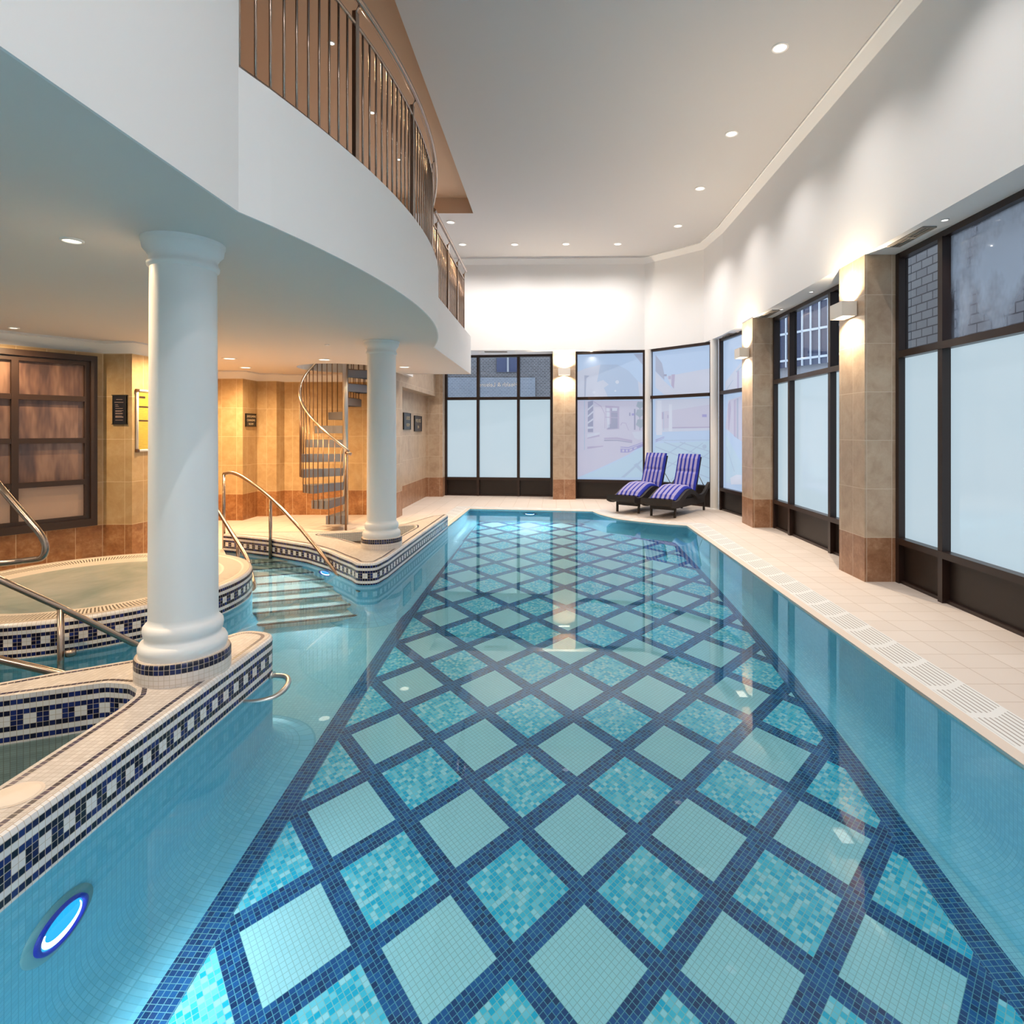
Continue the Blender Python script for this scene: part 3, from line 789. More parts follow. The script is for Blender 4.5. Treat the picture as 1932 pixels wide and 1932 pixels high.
# ---------------------------------------------------------------- windows
def window(name, p0, p1, label, splits, zs, zt, ztop, panes_up, panes_low, proj=.085, fw=.055):
    """p0 -> p1 along the wall with the room on the left; splits = positions of the mullions in metres from p0"""
    p0 = Vector((*p0, 0)); p1 = Vector((*p1, 0)); d = (p1 - p0); L = d.length; d.normalize(); n = Vector((-d.y, d.x, 0))
    root = thing(name, p0 + d * L / 2, label, 'window', kind=ST)
    up = Vector((0, 0, 1))
    def bar(s0, s1, z0, z1, off0, off1, b):
        b.obox(p0 + d * (s0 + s1) / 2 + up * (z0 + z1) / 2 + n * (off0 + off1) / 2, d, n, up, s1 - s0, off1 - off0, z1 - z0)
    b = MB()
    bar(0, fw, 0, ztop, -.03, proj * .75, b); bar(L - fw, L, 0, ztop, -.03, proj * .75, b); bar(fw, L - fw, ztop - fw, ztop, -.03, proj * .7, b); bar(fw, L - fw, 0, .03, -.03, proj * .5, b)
    b.build('frame', [M_dark_frame], root)
    b = MB(); bar(fw, L - fw, zt - .035, zt + .03, -.03, proj, b); b.build('transom', [M_dark_frame], root)
    b = MB(); bar(fw, L - fw, zs - .06, zs, -.03, proj, b); b.build('sill_rail', [M_dark_frame], root)
    edges = [fw] + list(splits) + [L - fw]
    for s in splits:
        b = MB(); bar(s - .03, s + .03, .0, ztop - fw, -.03, proj * .9, b); b.build('mullion', [M_dark_frame], root)
    for i in range(len(edges) - 1):
        a = edges[i] + (.03 if i else 0); c = edges[i + 1] - (.03 if i < len(edges) - 2 else 0)
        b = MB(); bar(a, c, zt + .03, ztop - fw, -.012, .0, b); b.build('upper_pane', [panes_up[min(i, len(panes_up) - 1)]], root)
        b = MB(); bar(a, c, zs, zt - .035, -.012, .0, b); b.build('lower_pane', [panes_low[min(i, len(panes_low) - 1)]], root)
        b = MB(); bar(a, c, .03, zs - .06, -.02, .01, b); b.build('kick_panel', [M_kick], root)
    return root, p0, d, n
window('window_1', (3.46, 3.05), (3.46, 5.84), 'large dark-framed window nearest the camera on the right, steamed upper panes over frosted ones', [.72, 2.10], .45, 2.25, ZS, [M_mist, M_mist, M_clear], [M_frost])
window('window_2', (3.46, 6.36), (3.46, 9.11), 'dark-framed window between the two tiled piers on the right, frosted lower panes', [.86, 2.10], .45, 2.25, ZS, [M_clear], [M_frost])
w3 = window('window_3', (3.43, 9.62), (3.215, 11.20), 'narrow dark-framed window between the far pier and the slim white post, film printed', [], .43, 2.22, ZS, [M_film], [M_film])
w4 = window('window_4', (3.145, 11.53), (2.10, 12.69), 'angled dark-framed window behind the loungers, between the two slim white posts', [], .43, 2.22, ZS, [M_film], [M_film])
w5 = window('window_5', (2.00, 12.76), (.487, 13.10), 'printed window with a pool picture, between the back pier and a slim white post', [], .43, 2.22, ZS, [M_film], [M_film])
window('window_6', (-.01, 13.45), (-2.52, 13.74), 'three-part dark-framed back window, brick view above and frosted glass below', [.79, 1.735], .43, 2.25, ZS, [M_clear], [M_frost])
# mirrored lettering on the clear pane
def text(body, size, mat, parent, M, name='lettering', align='CENTER', ext=.001, sp=1.0):
    c = bpy.data.curves.new(name, 'FONT'); c.body = body; c.size = size; c.align_x = align; c.extrude = ext; c.space_character = sp
    c.materials.append(mat)
    f = bpy.data.objects.new('lettering_curve', c); COL.objects.link(f)
    me = bpy.data.meshes.new_from_object(f.evaluated_get(bpy.context.evaluated_depsgraph_get()))
    bpy.data.objects.remove(f); bpy.data.curves.remove(c)
    me.name = name; me.materials.clear(); me.materials.append(mat); me.transform(M)
    o = bpy.data.objects.new(name, me); COL.objects.link(o); adopt(o, parent)
    return o
w6 = bpy.data.objects['window_6']
dx = Vector((2.51, -.29, 0)).normalized()          # reads along +X seen from inside, flipped for the outside reader
ctr = Vector(at(940, 729, 13.585))
ctr = Vector((ctr.x, 13.45 + (ctr.x + .01) * (-.29 / 2.51) - .006, ctr.z))
M4 = Matrix(((-dx.x, 0, -dx.y, ctr.x), (-dx.y, 0, dx.x, ctr.y), (0, 1, 0, ctr.z), (0, 0, 0, 1)))
text('Health & Leisure', .131, M_white_letter, w6, M4, sp=1.02)

# ---------------------------------------------------------------- faint picture printed on the curved windows
def film(win, polys, name='film_print'):
    root, p0, d, n = win
    cache = {}
    for col, P, k in polys:
        pts = []
        for (u, v) in P:
            dirv = Vector(((u - U0) / FPX, 1, -(v - V0) / FPX)); o = Vector((0, 0, CH))
            t = (p0 + n * (.001 + .0006 * k) - o).dot(n) / dirv.dot(n); pts.append(o + dirv * t)
        cache.setdefault(col, MB()).face(pts)
    for i, (col, b) in enumerate(cache.items()):
        b.build(name, [film_mats.setdefault(col, m_frost('film_ink', tuple(c * .80 for c in col), .47, .1, (.10, .11, .12)))], root)
film_mats = {}
def zq(x, y): return (1080 + x / 5.682, 650 + y / 5.682)
def zp(*L): return [zq(x, y) for x, y in L]
def circ(x, y, r, n=14, wob=0.0): return [zq(x + r * (1 + wob * math.sin(5 * a)) * math.cos(a), y + r * (1 + wob * math.sin(5 * a)) * math.sin(a)) for a in [2 * PI * i / n for i in range(n)]]
PINK = (.60, .61, .80); PALE = (.62, .68, .86); GREY = (.40, .47, .66); DARK = (.33, .36, .55); MAUVE = (.47, .44, .66); GREEN = (.36, .46, .58); POOL = (.50, .70, .90); LINE = (.43, .57, .78); PURP = (.36, .36, .72); LITE = (.70, .76, .93)
P5 = [(PALE, zp((42, 300), (130, 260), (300, 215), (480, 215), (600, 280), (700, 390), (772, 440), (772, 565), (42, 565)), 0),
      ((.46, .60, .84), zp((260, 420), (300, 215), (480, 215), (600, 280), (700, 390), (720, 560), (380, 560), (340, 470)), 1),
      (PALE, zp((160, 440), (330, 380), (390, 430), (330, 470), (300, 560), (160, 560)), 2),
      (GREY, zp((655, 100), (772, 100), (772, 240)), 1), (GREY, zp((128, 330), (185, 335), (150, 360), (140, 560), (128, 560)), 3),
      (PINK, zp((42, 600), (772, 600), (772, 1060), (600, 1180), (280, 1330), (60, 1425), (42, 1425)), 0),
      (POOL, zp((772, 1080), (772, 1425), (80, 1425), (280, 1345), (600, 1195)), 1),
      (DARK, zp((165, 615), (222, 600), (222, 940), (165, 940)), 1), (PALE, zp((165, 690), (222, 640), (222, 660), (165, 710)), 2), (PALE, zp((165, 760), (222, 710), (222, 730), (165, 780)), 2), (PALE, zp((165, 830), (222, 790), (222, 810), (165, 850)), 2), (PALE, zp((160, 880), (222, 880), (222, 900), (160, 905)), 2),
      (PALE, zp((160, 960), (290, 940), (290, 965), (160, 1000)), 2), (MAUVE, zp((160, 1000), (290, 965), (290, 985), (160, 1010)), 2), (MAUVE, zp((160, 1095), (330, 1085), (330, 1095), (160, 1120)), 2), (LINE, zp((125, 600), (134, 600), (134, 1130), (125, 1130)), 2),
      (MAUVE, zp((352, 655), (502, 665), (502, 905), (368, 915)), 1), (PALE, zp((362, 680), (400, 683), (400, 890), (370, 895)), 2), (DARK, zp((412, 690), (485, 690), (485, 900), (380, 905), (380, 860), (412, 850)), 2), (PALE, zp((425, 678), (480, 680), (480, 712), (425, 712)), 3), (MAUVE, zp((352, 715), (502, 722), (502, 730), (352, 722)), 4), (MAUVE, zp((352, 775), (502, 782), (502, 790), (352, 783)), 4),
      (DARK, zp((660, 690), (676, 690), (676, 915), (660, 915)), 1), (PURP, zp((636, 738), (662, 738), (662, 762), (636, 762)), 2), (DARK, zp((608, 730), (622, 730), (622, 765), (608, 765)), 2),
      (GREEN, circ(725, 648, 38, 18, .12), 3), (GREEN, circ(722, 735, 42, 18, .12), 3), (GREEN, circ(730, 845, 46, 18, .14), 3), (DARK, zp((719, 680), (727, 680), (727, 920), (719, 920)), 2),
      (PALE, zp((640, 940), (772, 925), (772, 1015), (700, 1018), (665, 1000)), 2),
      (MAUVE, zp((340, 1000), (480, 995), (640, 1025), (640, 1050), (480, 1015), (340, 1015)), 2), (DARK, zp((340, 1022), (480, 1022), (640, 1050), (640, 1056), (480, 1032), (340, 1034)), 2),
      (PURP, zp((515, 1095), (600, 1100), (772, 1040), (772, 1048), (600, 1110), (515, 1103)), 3), (PURP, zp((515, 1115), (600, 1120), (772, 1055), (772, 1085), (600, 1158), (515, 1158)), 3), (PINK, zp((535, 1125), (555, 1127), (555, 1150), (535, 1150)), 4), (PINK, zp((575, 1127), (592, 1127), (592, 1150), (575, 1150)), 4), (PINK, zp((612, 1125), (640, 1114), (640, 1132), (612, 1145)), 4), (PINK, zp((660, 1106), (690, 1095), (690, 1110), (660, 1124)), 4),
      (MAUVE, zp((515, 860), (530, 835), (575, 840), (605, 920), (600, 922), (570, 846), (535, 842), (520, 870)), 3), (MAUVE, zp((225, 605), (310, 660), (350, 740), (350, 900), (344, 900), (344, 745), (305, 668), (225, 613)), 3),
      (LINE, zp((520, 1425), (740, 1235), (760, 1240), (560, 1425)), 3), (LINE, zp((655, 1290), (690, 1270), (772, 1370), (772, 1400)), 3), (LITE, circ(480, 402, 20, 10), 4), (LITE, circ(230, 513, 16, 10), 4), (LITE, circ(460, 497, 11, 10), 4)]
film(w5, P5)
P4 = [(PALE, zp((890, 290), (960, 370), (1090, 490), (1100, 545), (1000, 550), (890, 460)), 1), (GREY, zp((890, 110), (960, 200), (985, 320), (985, 380), (890, 285)), 1), (PALE, zp((1010, 340), (1500, 250), (1500, 530), (1110, 545)), 0), (MAUVE, zp((1028, 338), (1056, 336), (1056, 372), (1028, 370)), 2), (MAUVE, zp((1062, 322), (1100, 318), (1088, 475), (1060, 440)), 2), (DARK, zp((978, 320), (1010, 318), (1010, 340), (978, 340)), 2),
      (PALE, zp((890, 595), (1500, 575), (1500, 920), (890, 940)), 0), (PINK, zp((960, 720), (1500, 640), (1500, 885), (960, 900)), 1), (LITE, zp((910, 600), (955, 600), (962, 970), (898, 970)), 3), (LITE, zp((1035, 640), (1066, 640), (1070, 930), (1032, 930)), 3), (MAUVE, zp((958, 725), (980, 725), (980, 800), (958, 800)), 3), (MAUVE, zp((1018, 755), (1030, 755), (1030, 790), (1018, 790)), 3), (PURP, zp((1390, 748), (1440, 748), (1440, 778), (1390, 778)), 3), (LINE, zp((975, 720), (981, 720), (981, 920), (975, 920)), 4),
      (MAUVE, zp((1070, 885), (1500, 880), (1500, 892), (1070, 900)), 2), (LINE, zp((890, 1025), (1500, 1020), (1500, 1027), (890, 1032)), 2), (PURP, zp((890, 1020), (985, 985), (985, 992), (890, 1030)), 3), (PURP, zp((890, 1040), (985, 1000), (985, 1004), (890, 1048)), 3), (POOL, zp((890, 1060), (1500, 1035), (1500, 1500), (890, 1500)), 1)]
for (a, b_) in [((890, 1090), (1500, 1330)), ((890, 1200), (1500, 1440)), ((980, 1040), (1500, 1230)), ((890, 1250), (1200, 1050)), ((890, 1400), (1400, 1050)), ((1050, 1450), (1500, 1130)), ((1150, 1040), (1500, 1150)), ((1000, 1180), (1210, 1040))]:
    P4.append((LINE, zp(a, b_, (b_[0], b_[1] + 11), (a[0], a[1] + 11)), 2))
P4.append((LINE, circ(1415, 1095, 24, 12), 3))
film(w4, P4)
P3 = [(PALE, zp((1640, 400), (1815, 180), (1815, 480), (1640, 510)), 0), (LINE, zp((1650, 480), (1720, 380), (1726, 380), (1658, 485)), 1), (LINE, zp((1752, 290), (1815, 230), (1815, 240), (1760, 300)), 1), (MAUVE, zp((1766, 290), (1786, 275), (1786, 480), (1766, 485)), 1),
      (PINK, zp((1670, 600), (1815, 550), (1815, 1040), (1640, 900)), 0), (MAUVE, zp((1668, 640), (1690, 600), (1700, 690), (1680, 930), (1668, 900)), 1), (MAUVE, zp((1730, 600), (1752, 585), (1752, 1000), (1730, 980)), 1), (GREY, zp((1760, 580), (1780, 575), (1780, 1020), (1760, 1000)), 1), (POOL, zp((1640, 960), (1815, 1280), (1815, 1500), (1640, 1480)), 1), (LITE, zp((1690, 1430), (1760, 1395), (1815, 1400), (1815, 1500), (1700, 1500)), 2), (LINE, zp((1650, 1100), (1655, 1098), (1740, 1360), (1732, 1362)), 2)]
film(w3, P3)

# slim white posts
M_post = simple('post_paint', (.80, .78, .75), .5)
def post(x, y, label):
    root = thing('slim_post', (x, y, 0), label, 'post', 'slim white posts by the back windows', 'thing')
    MB().lathe([(.075, 0), (.075, ZS)], (x, y, 0), 28).build('shaft', [M_post], root)
    MB().lathe([(.083, 0), (.083, .015), (.075, .02)], (x, y, 0), 28).build('base', [M_post], root)
post(2.045, 12.66, 'slim round white post behind the left lounger')
post(3.085, 11.28, 'slim round white post right of the loungers')

# ---------------------------------------------------------------- outside, seen through the clear panes
b = MB(); b.wall([(-16, 26), (9, 26)], -1, 12); bl = b.build('outside_brick_wall', [M_brickout], label='grey brick building wall outside beyond the back window', cat='building', kind='thing')
ob = MB(); ob.box(-2.5, -1.5, 25.93, 26.1, 4.1, 6.2); ob.build('dark_window', [M_outglass], bl)
ob = MB(); ob.box(-2.04, -1.96, 25.88, 25.96, 4.1, 6.2); ob.box(-2.5, -1.5, 25.88, 25.96, 5.4, 5.46); ob.build('glazing_bar', [M_outrender], bl)
ob = MB(); ob.box(-5.6, -.8, 25.90, 25.99, 1.0, 3.85); ob.build('reflection_panel', [m_brick('reflection_tinted_brick', (.20, .22, .255), (.245, .265, .30), (.42, .45, .50), 3.3)], bl)  # pale reflection in the window glass, painted here as a lighter brick panel
b = MB(); b.wall([(7.2, 13), (7.2, -3)], -1, 9); b.build('outside_stone_wall', [M_stoneout], label='grey stone block wall outside beyond the nearest right window', cat='wall', kind='thing')
gw = thing('outside_building', (8.0, 16.0, 0), 'pale building with a grid-barred window outside the second right window', 'building', kind='thing')
b = MB(); b.wall([(5.6, 20.5), (9.6, 13.0)], -1, 9); b.build('wall', [M_outrender], gw)
b = MB()
p0 = Vector((5.9, 19.8, 0)); d = Vector((4.0, -7.5, 0)).normalized(); n = Vector((-d.y, d.x, 0)) * -1
if n.x > 0: n = -n
b.obox(p0 + d * 3.6 + Vector((0, 0, 5.2)) + n * .03, d, n, (0, 0, 1), 5.4, .06, 3.6); b.build('window_glass', [M_outglass], gw)
b = MB()
for i in range(19): b.obox(p0 + d * (1.0 + .287 * i) + Vector((0, 0, 5.2)) + n * .09, d, n, (0, 0, 1), .035, .05, 3.6)
for j in range(5): b.obox(p0 + d * 3.6 + Vector((0, 0, 3.6 + .8 * j)) + n * .09, d, n, (0, 0, 1), 5.4, .05, .06)
b.build('window_bars', [M_outwhite], gw)

# ================================================================ LEFT SIDE : tiled walls under the balcony
ZU = 2.5                                                     # balcony soffit
LW = [(-6.9, 3.65), (-5.55, 5.92), (-5.09, 6.66), (-4.77, 6.66), (-4.72, 7.35), (-5.75, 7.35), (-5.75, 9.85), (-5.20, 9.85), (-5.20, 10.33), (-4.86, 10.33), (-4.80, 10.50), (-2.95, 10.50), (-2.95, 10.06), (-2.69, 10.06), (-2.68, 10.44), (-2.90, 10.46), (-2.90, 13.40), (-2.52, 13.40), (-2.52, 13.80)]
b = MB(); b.wall(LW[:14], 0, ZU); b.build('wall_left_tiled', [M_tile_left], kind=ST)
b = MB(); b.wall(LW[13:16], 0, ZU); b.wall(LW[15:], 0, 3.2); b.wall([(-2.68, 10.44), (-2.68, 13.40)], 2.285, 3.2, 0, .1); b.face([(-2.90, 10.44, 2.285), (-2.68, 10.44, 2.285), (-2.68, 13.4, 2.285), (-2.90, 13.4, 2.285)], [(0, 2.2), (.2, 2.2), (.2, 2.3), (0, 2.3)])
b.build('wall_alcove_tiled', [M_tile], kind=ST)
cornice(LW[:12], ZU, 'trim_2', .11, .125, M_plaster, -1)

# left interior window
a = Vector((-5.125, 6.60, 0)); e = Vector((-6.35, 4.62, 0)); d = (e - a).normalized()
a = Vector((-5.135, 6.588, 0)); L = 2.2; n = Vector((d.y, -d.x, 0)) * 1
if n.x < 0: n = -n
w7 = thing('window_7', a + d, 'brown-framed steamed interior window above the spa at the left', 'window', kind=ST)
up = Vector((0, 0, 1))
def bar7(s0, s1, z0, z1, o0, o1, b): b.obox(a + d * (s0 + s1) / 2 + up * (z0 + z1) / 2 + n * (o0 + o1) / 2, d, n, up, s1 - s0, o1 - o0, z1 - z0)
b = MB(); bar7(0, .06, .45, 2.33, 0, .07, b); bar7(L - .06, L, .45, 2.33, 0, .07, b); bar7(.06, L - .06, 2.27, 2.33, 0, .07, b); bar7(.06, L - .06, .45, .53, 0, .07, b)
b.build('frame', [M_left_frame], w7)
b = MB(); bar7(.06, .11, .53, 2.27, 0, .045, b); bar7(L - .11, L - .06, .53, 2.27, 0, .045, b); bar7(.11, L - .11, 2.22, 2.27, 0, .045, b); bar7(.11, L - .11, .53, .57, 0, .045, b); b.build('inner_frame', [M_left_frame], w7)
cols7 = [.11, .70, 1.40, L - .11]; rows7 = [.57, .94, 1.395, 1.85, 2.22]
for s in cols7[1:-1]:
    b = MB(); bar7(s - .028, s + .028, .57, 2.22, 0, .055, b); b.build('mullion', [M_left_frame], w7)
for z in rows7[1:-1]:
    b = MB(); bar7(.11, L - .11, z - .028, z + .028, 0, .050, b); b.build('glazing_bar', [M_left_frame], w7)
for i in range(3):
    for j in range(4):
        b = MB(); bar7(cols7[i] + (.02 if i else 0), cols7[i + 1] - .02, rows7[j], rows7[j + 1], .004, .012, b)
        b.build('steamed_pane', [M_backlit2 if j == 0 else M_backlit], w7)

# ================================================================ BALCONY
ARC = [(-1.443, -2.6), (-1.443, 2.675)]
for k in range(1, 25):
    y = 2.675 + (7.02 - 2.675) * k / 24
    ARC.append((-1.088 - (y - 4.848) ** 2 / 13.5 if k < 24 else -1.434, y))
ARC += [(-1.46, 10.33)]
holeC = (-3.34, 9.45); hole = [(holeC[0] + .72 * math.cos(2 * PI * k / 40), holeC[1] + .72 * math.sin(2 * PI * k / 40)) for k in range(40)]
b = MB(); b.prism(ARC + [(-6.9, 10.52), (-6.9, -2.6)] if False else ARC + [(-2.6, 10.33), (-2.6, 10.9), (-6.9, 10.9), (-6.9, -2.6)], ZU, 3.15, [hole], 0)
b.build('balcony_slab', [M_soffit], kind=ST)
# white fascia follows the slab edge
b = MB(); q = offset(ARC, -.012, False)
b.strip(z3(q, ZU - .004), z3(q, 3.155), 0, None, False); b.strip(z3(q, ZU - .004), z3(ARC, ZU - .004)); b.strip(z3(q, 3.155), z3(offset(ARC, .15, False), 3.155))
b.wall([(-1.46, 10.342), (-2.6, 10.342)], ZU - .004, 3.155); b.build('balcony_fascia', [M_plaster], kind=ST)
# full height wall at the near end
b = MB(); b.box(-1.60, -1.4435, -2.6, 2.70, 3.15, 5.5); b.build('wall_balcony_end', [M_plaster], kind=ST)

def railing(name, path, z0, posts, label, off=0.0):
    """path : plan polyline; posts : distances along it"""
    cum = [0]
    for p, q in zip(path, path[1:]): cum.append(cum[-1] + math.dist(p, q))
    def pt(s):
        for i in range(len(path) - 1):
            if s <= cum[i + 1] + 1e-6:
                t = (s - cum[i]) / (cum[i + 1] - cum[i]); p = Vector(path[i]).lerp(Vector(path[i + 1]), t); d = (Vector(path[i + 1]) - Vector(path[i])).normalized(); return p, d
        return Vector(path[-1]), (Vector(path[-1]) - Vector(path[-2])).normalized()
    L = cum[-1]
    root = thing(name, (path[0][0], path[0][1], z0), label, 'railing', 'balcony railings')
    S_ = [pt(L * k / 40)[0] for k in range(41)]
    MB().tube([(p.x, p.y, z0 + .03) for p in S_], .019, 10).build('bottom_rail', [M_steel], root)
    MB().tube([(p.x, p.y, z0 + .885) for p in S_], .013, 10).build('middle_rail', [M_steel], root)
    out = offset([tuple(p) for p in S_], -.03, False)
    MB().tube([(x, y, z0 + 1.02) for x, y in out], .023, 12).build('handrail', [M_steel], root)
    for s in posts:
        p, d = pt(s)
        b = MB(); b.obox((p.x, p.y, z0 + .48), (d.x, d.y, 0), (-d.y, d.x, 0), (0, 0, 1), .042, .026, .96)
        b.tube([(p.x, p.y, z0 + .95), (p.x + d.y * .03, p.y - d.x * .03, z0 + 1.01)], .007, 8)
        b.build('post', [M_steel], root)
    s = .06
    while s < L - .03:
        if min(abs(s - q) for q in posts) > .045:
            p, d = pt(s); MB().tube([(p.x, p.y, z0 + .03), (p.x, p.y, z0 + .885)], .0075, 6).build('baluster', [M_steel], root)
        s += .0955
    return root
arc_in = offset(ARC[1:26], .045, False)
railing('balcony_railing', arc_in, 3.155, [1.02, 2.08, 3.14, 4.05], 'long curved steel balcony railing over the nearer column')
railing('balcony_railing', [(-1.475, 7.12), (-1.495, 9.85)], 3.155, [.30, 1.15, 2.0, 2.70], 'short straight steel balcony railing beyond the curved one')

# ================================================================ SPIRAL STAIRCASE
sc_ = thing('spiral_staircase', (-3.34, 9.45, 0), 'steel spiral staircase rising through the round ceiling opening behind the farther column', 'staircase', kind='thing')
cx, cy = -3.34, 9.45
MB().tube([(cx, cy, 0), (cx, cy, 4.1)], .044, 20).build('pole', [M_bright_steel], sc_)
STEP = 22.3; RIS = .2265; RO = .66
def pol(r, deg, z): return (cx + r * math.cos(math.radians(deg)), cy + r * math.sin(math.radians(deg)), z)
for k in range(1, 15):
    a0 = -70 - STEP * (k - 1); a1 = a0 - STEP - 3; z = RIS * k
    b = MB(); t = .012
    arcp = [pol(RO, a0 + (a1 - a0) * j / 4, z) for j in range(5)]
    top = [pol(.04, a0, z)] + arcp + [pol(.04, a1, z)]
    low = [(x, y, zz - t) for x, y, zz in top]
    b.face(top, None, 0); b.face(low[::-1], None, 0)
    # deep fascia round the tread
    fz = .125
    for P, Q in zip(top, top[1:] + top[:1]):
        b.face([P, Q, (Q[0], Q[1], Q[2] - fz), (P[0], P[1], P[2] - fz)], None, 1)
    tr = b.build('tread', [M_tread, M_treadside], sc_)
    if k in (9, 10, 11, 12, 13):
        g_ = MB()
        for j in range(5): r = .10 + .115 * j; g_.tube([pol(r, a0 - 2, z - RIS + .0), pol(r, a0 - 2, z - fz)], .006, 6)
        g_.tube([pol(.05, a0 - 2, z - RIS + .004), pol(RO - .03, a0 - 2, z - RIS + .004)], .007, 6)
        g_.build('riser_bars', [M_bronze], tr)
nb = 0
a = -76
while a > -70 - STEP * 13.5:
    k = (-70 - a) / STEP
    zt_ = RIS * (int(k) + 1)
    zr = 1.2 + RIS * k
    MB().tube([pol(RO + .012, a, zt_ - .12), pol(RO + .012, a, zr)], .0075, 6).build('baluster', [M_bronze], sc_)
    a -= STEP / 3
MB().tube([pol(RO + .012, -70, 0), pol(RO + .012, -70, 1.19)], .016, 12).build('newel_post', [M_bronze], sc_)
hr = [pol(RO + .014, -66 - 5 * j, 1.19 + RIS * 5 * j / STEP) for j in range(int(STEP * 14 / 5))]
MB().tube(hr, .019, 10).build('handrail', [simple('pale_steel', (.72, .62, .50), .22, 1.0)], sc_)
MB().tube([pol(RO + .012, -70, 1.18), pol(RO + .05, -64, 1.15)], .026, 12).build('rail_end', [M_steel], sc_)

# ================================================================ LAMPS
def downlight(loc, r, label, group, mat, energy, col, spot=True, angle=118, blend=1.0):
    x, y, z = loc
    root = thing('ceiling_downlight', loc, label, 'downlight', group)
    MB().lathe([(r * 1.3, 0), (r * 1.28, -.008), (r * 1.02, -.010), (r, -.002)], loc, 28).build('trim_ring', [M_trim_ring], root)
    MB().lathe([(r * 1.01, -.004), (.0, -.006)], loc, 28).build('lens', [mat], root)
    if energy: lamp('SPOT', 'lamp_light', (x, y, z - .03), energy, col, root, spot_size=math.radians(angle), spot_blend=blend, shadow_soft_size=0)
MAINC = (1.0, .945, .90); WARM = (1.0, .70, .40)
G1 = 'downlights in the main ceiling'
main = [(2.2, 5.71, 'main ceiling downlight on the right, nearest the camera'), (2.23, 7.36, 'main ceiling downlight second from the camera in the right row'), (2.25, 9.02, 'main ceiling downlight third from the camera in the right row'), (2.26, 10.67, 'main ceiling downlight at the far end of the right row, before the corner'),
        (1.28, 11.70, 'far row ceiling downlight above the printed window, rightmost of the row'), (.25, 11.70, 'far row ceiling downlight above the tiled back pier'), (-.77, 11.73, 'far row ceiling downlight above the mirrored lettering'), (-1.81, 11.73, 'far row ceiling downlight at the left end, beyond the railing'), (-1.83, 10.48, 'ceiling downlight just past the end of the ceiling recess')]
E_MAIN = 62
for x, y, l in main: downlight((x, y, ZC), .062, l, G1, M_main_lamp, E_MAIN * (1.15 if y > 10 else 1), MAINC, angle=155 if y > 11 else 118)
for x, y in ((2.2, 4.06), (2.2, 2.4)):    # the rest of the row, above the frame
    lamp('SPOT', 'lamp_light', (x, y, ZC - .03), E_MAIN, MAINC, None, spot_size=math.radians(118), spot_blend=1.0, shadow_soft_size=0)
for x, y in ((2.2, .75), (2.2, -.9), (.9, -.9), (-.4, -.9), (.9, .75), (-.4, .75)):  # added fill spots without fixtures, lighting the near column and fascia
    lamp('SPOT', 'lamp_light', (x, y, ZC - .03), 50, (1, .95, .92), None, spot_size=math.radians(165), spot_blend=1.0, shadow_soft_size=0)  # added fill spot, no downlight here
for (x, y), l in zip(((-2.28, 6.04), (-2.27, 7.36), (-2.27, 8.63)), ('recessed spotlight over the balcony nearest the camera', 'middle one of the recessed spotlights over the balcony', 'recessed spotlight over the far end of the balcony')):
    downlight((x, y, ZC + .265), .028, l, 'spotlights in the balcony recess', M_warm_lamp, 40, WARM, angle=150)
G3 = 'downlights under the balcony'
for (x, y, r), l in zip(((-2.52, 3.08, .040), (-5.22, 5.69, .035), (-4.46, 8.10, .072), (-4.84, 9.25, .072), (-3.20, 8.22, .072), (-2.62, 6.81, .020), (-2.32, 9.17, .070)),
        ('small downlight under the balcony left of the nearer column', 'small downlight above the brown-framed window', 'round warm downlight just right of the nearer column', 'round warm downlight above the small sign on the honey tiles', 'round warm downlight in front of the spiral staircase opening', 'tiny spotlight under the balcony left of the farther column', 'round warm downlight right of the farther column')):
    downlight((x, y, ZU), r, l, G3, M_warm_lamp, 76 if r > .06 else (60 if r > .03 else 8), WARM, angle=165)
lamp('SPOT', 'lamp_light', (-4.2, 6.9, ZU - .03), 66, WARM, None, spot_size=math.radians(165), spot_blend=.6, shadow_soft_size=0)  # added spot without a fixture, brightens the left window wall
lamp('SPOT', 'lamp_light', (-5.2, 8.6, ZU - .03), 66, WARM, None, spot_size=math.radians(165), spot_blend=.6, shadow_soft_size=0)
for x, y in ((-4.7, 3.3), (-3.3, 1.2), (-5.4, 2.0)):          # added unseen spots left of the view, warming the teal balcony soffit
    lamp('SPOT', 'lamp_light', (x, y, ZU - .03), 42, (1, .82, .62), None, spot_size=math.radians(165), spot_blend=.6, shadow_soft_size=0)  # added unseen spot, not one of the balcony downlights
G4 = 'small spotlights over the windows'
for (x, y), l in zip(((3.24, 4.87), (3.24, 7.39), (3.28, 8.45), (3.27, 10.39), (3.08, 11.50), (.84, 12.93), (-.83, 13.05), (-1.64, 13.1)),
        ('soffit spotlight above the window nearest the camera', 'soffit spotlight above the middle right window, nearer one', 'soffit spotlight beside the vent above the middle right window', 'soffit spotlight beyond the far tiled pier', 'soffit spotlight above the slim post right of the loungers', 'soffit spotlight above the printed back window', 'soffit spotlight right of centre over the back brick-view window', 'soffit spotlight left of centre over the back brick-view window')):
    downlight((x, y, ZS), .026, l, G4, M_main_lamp, 7, (1, .88, .74), angle=120)
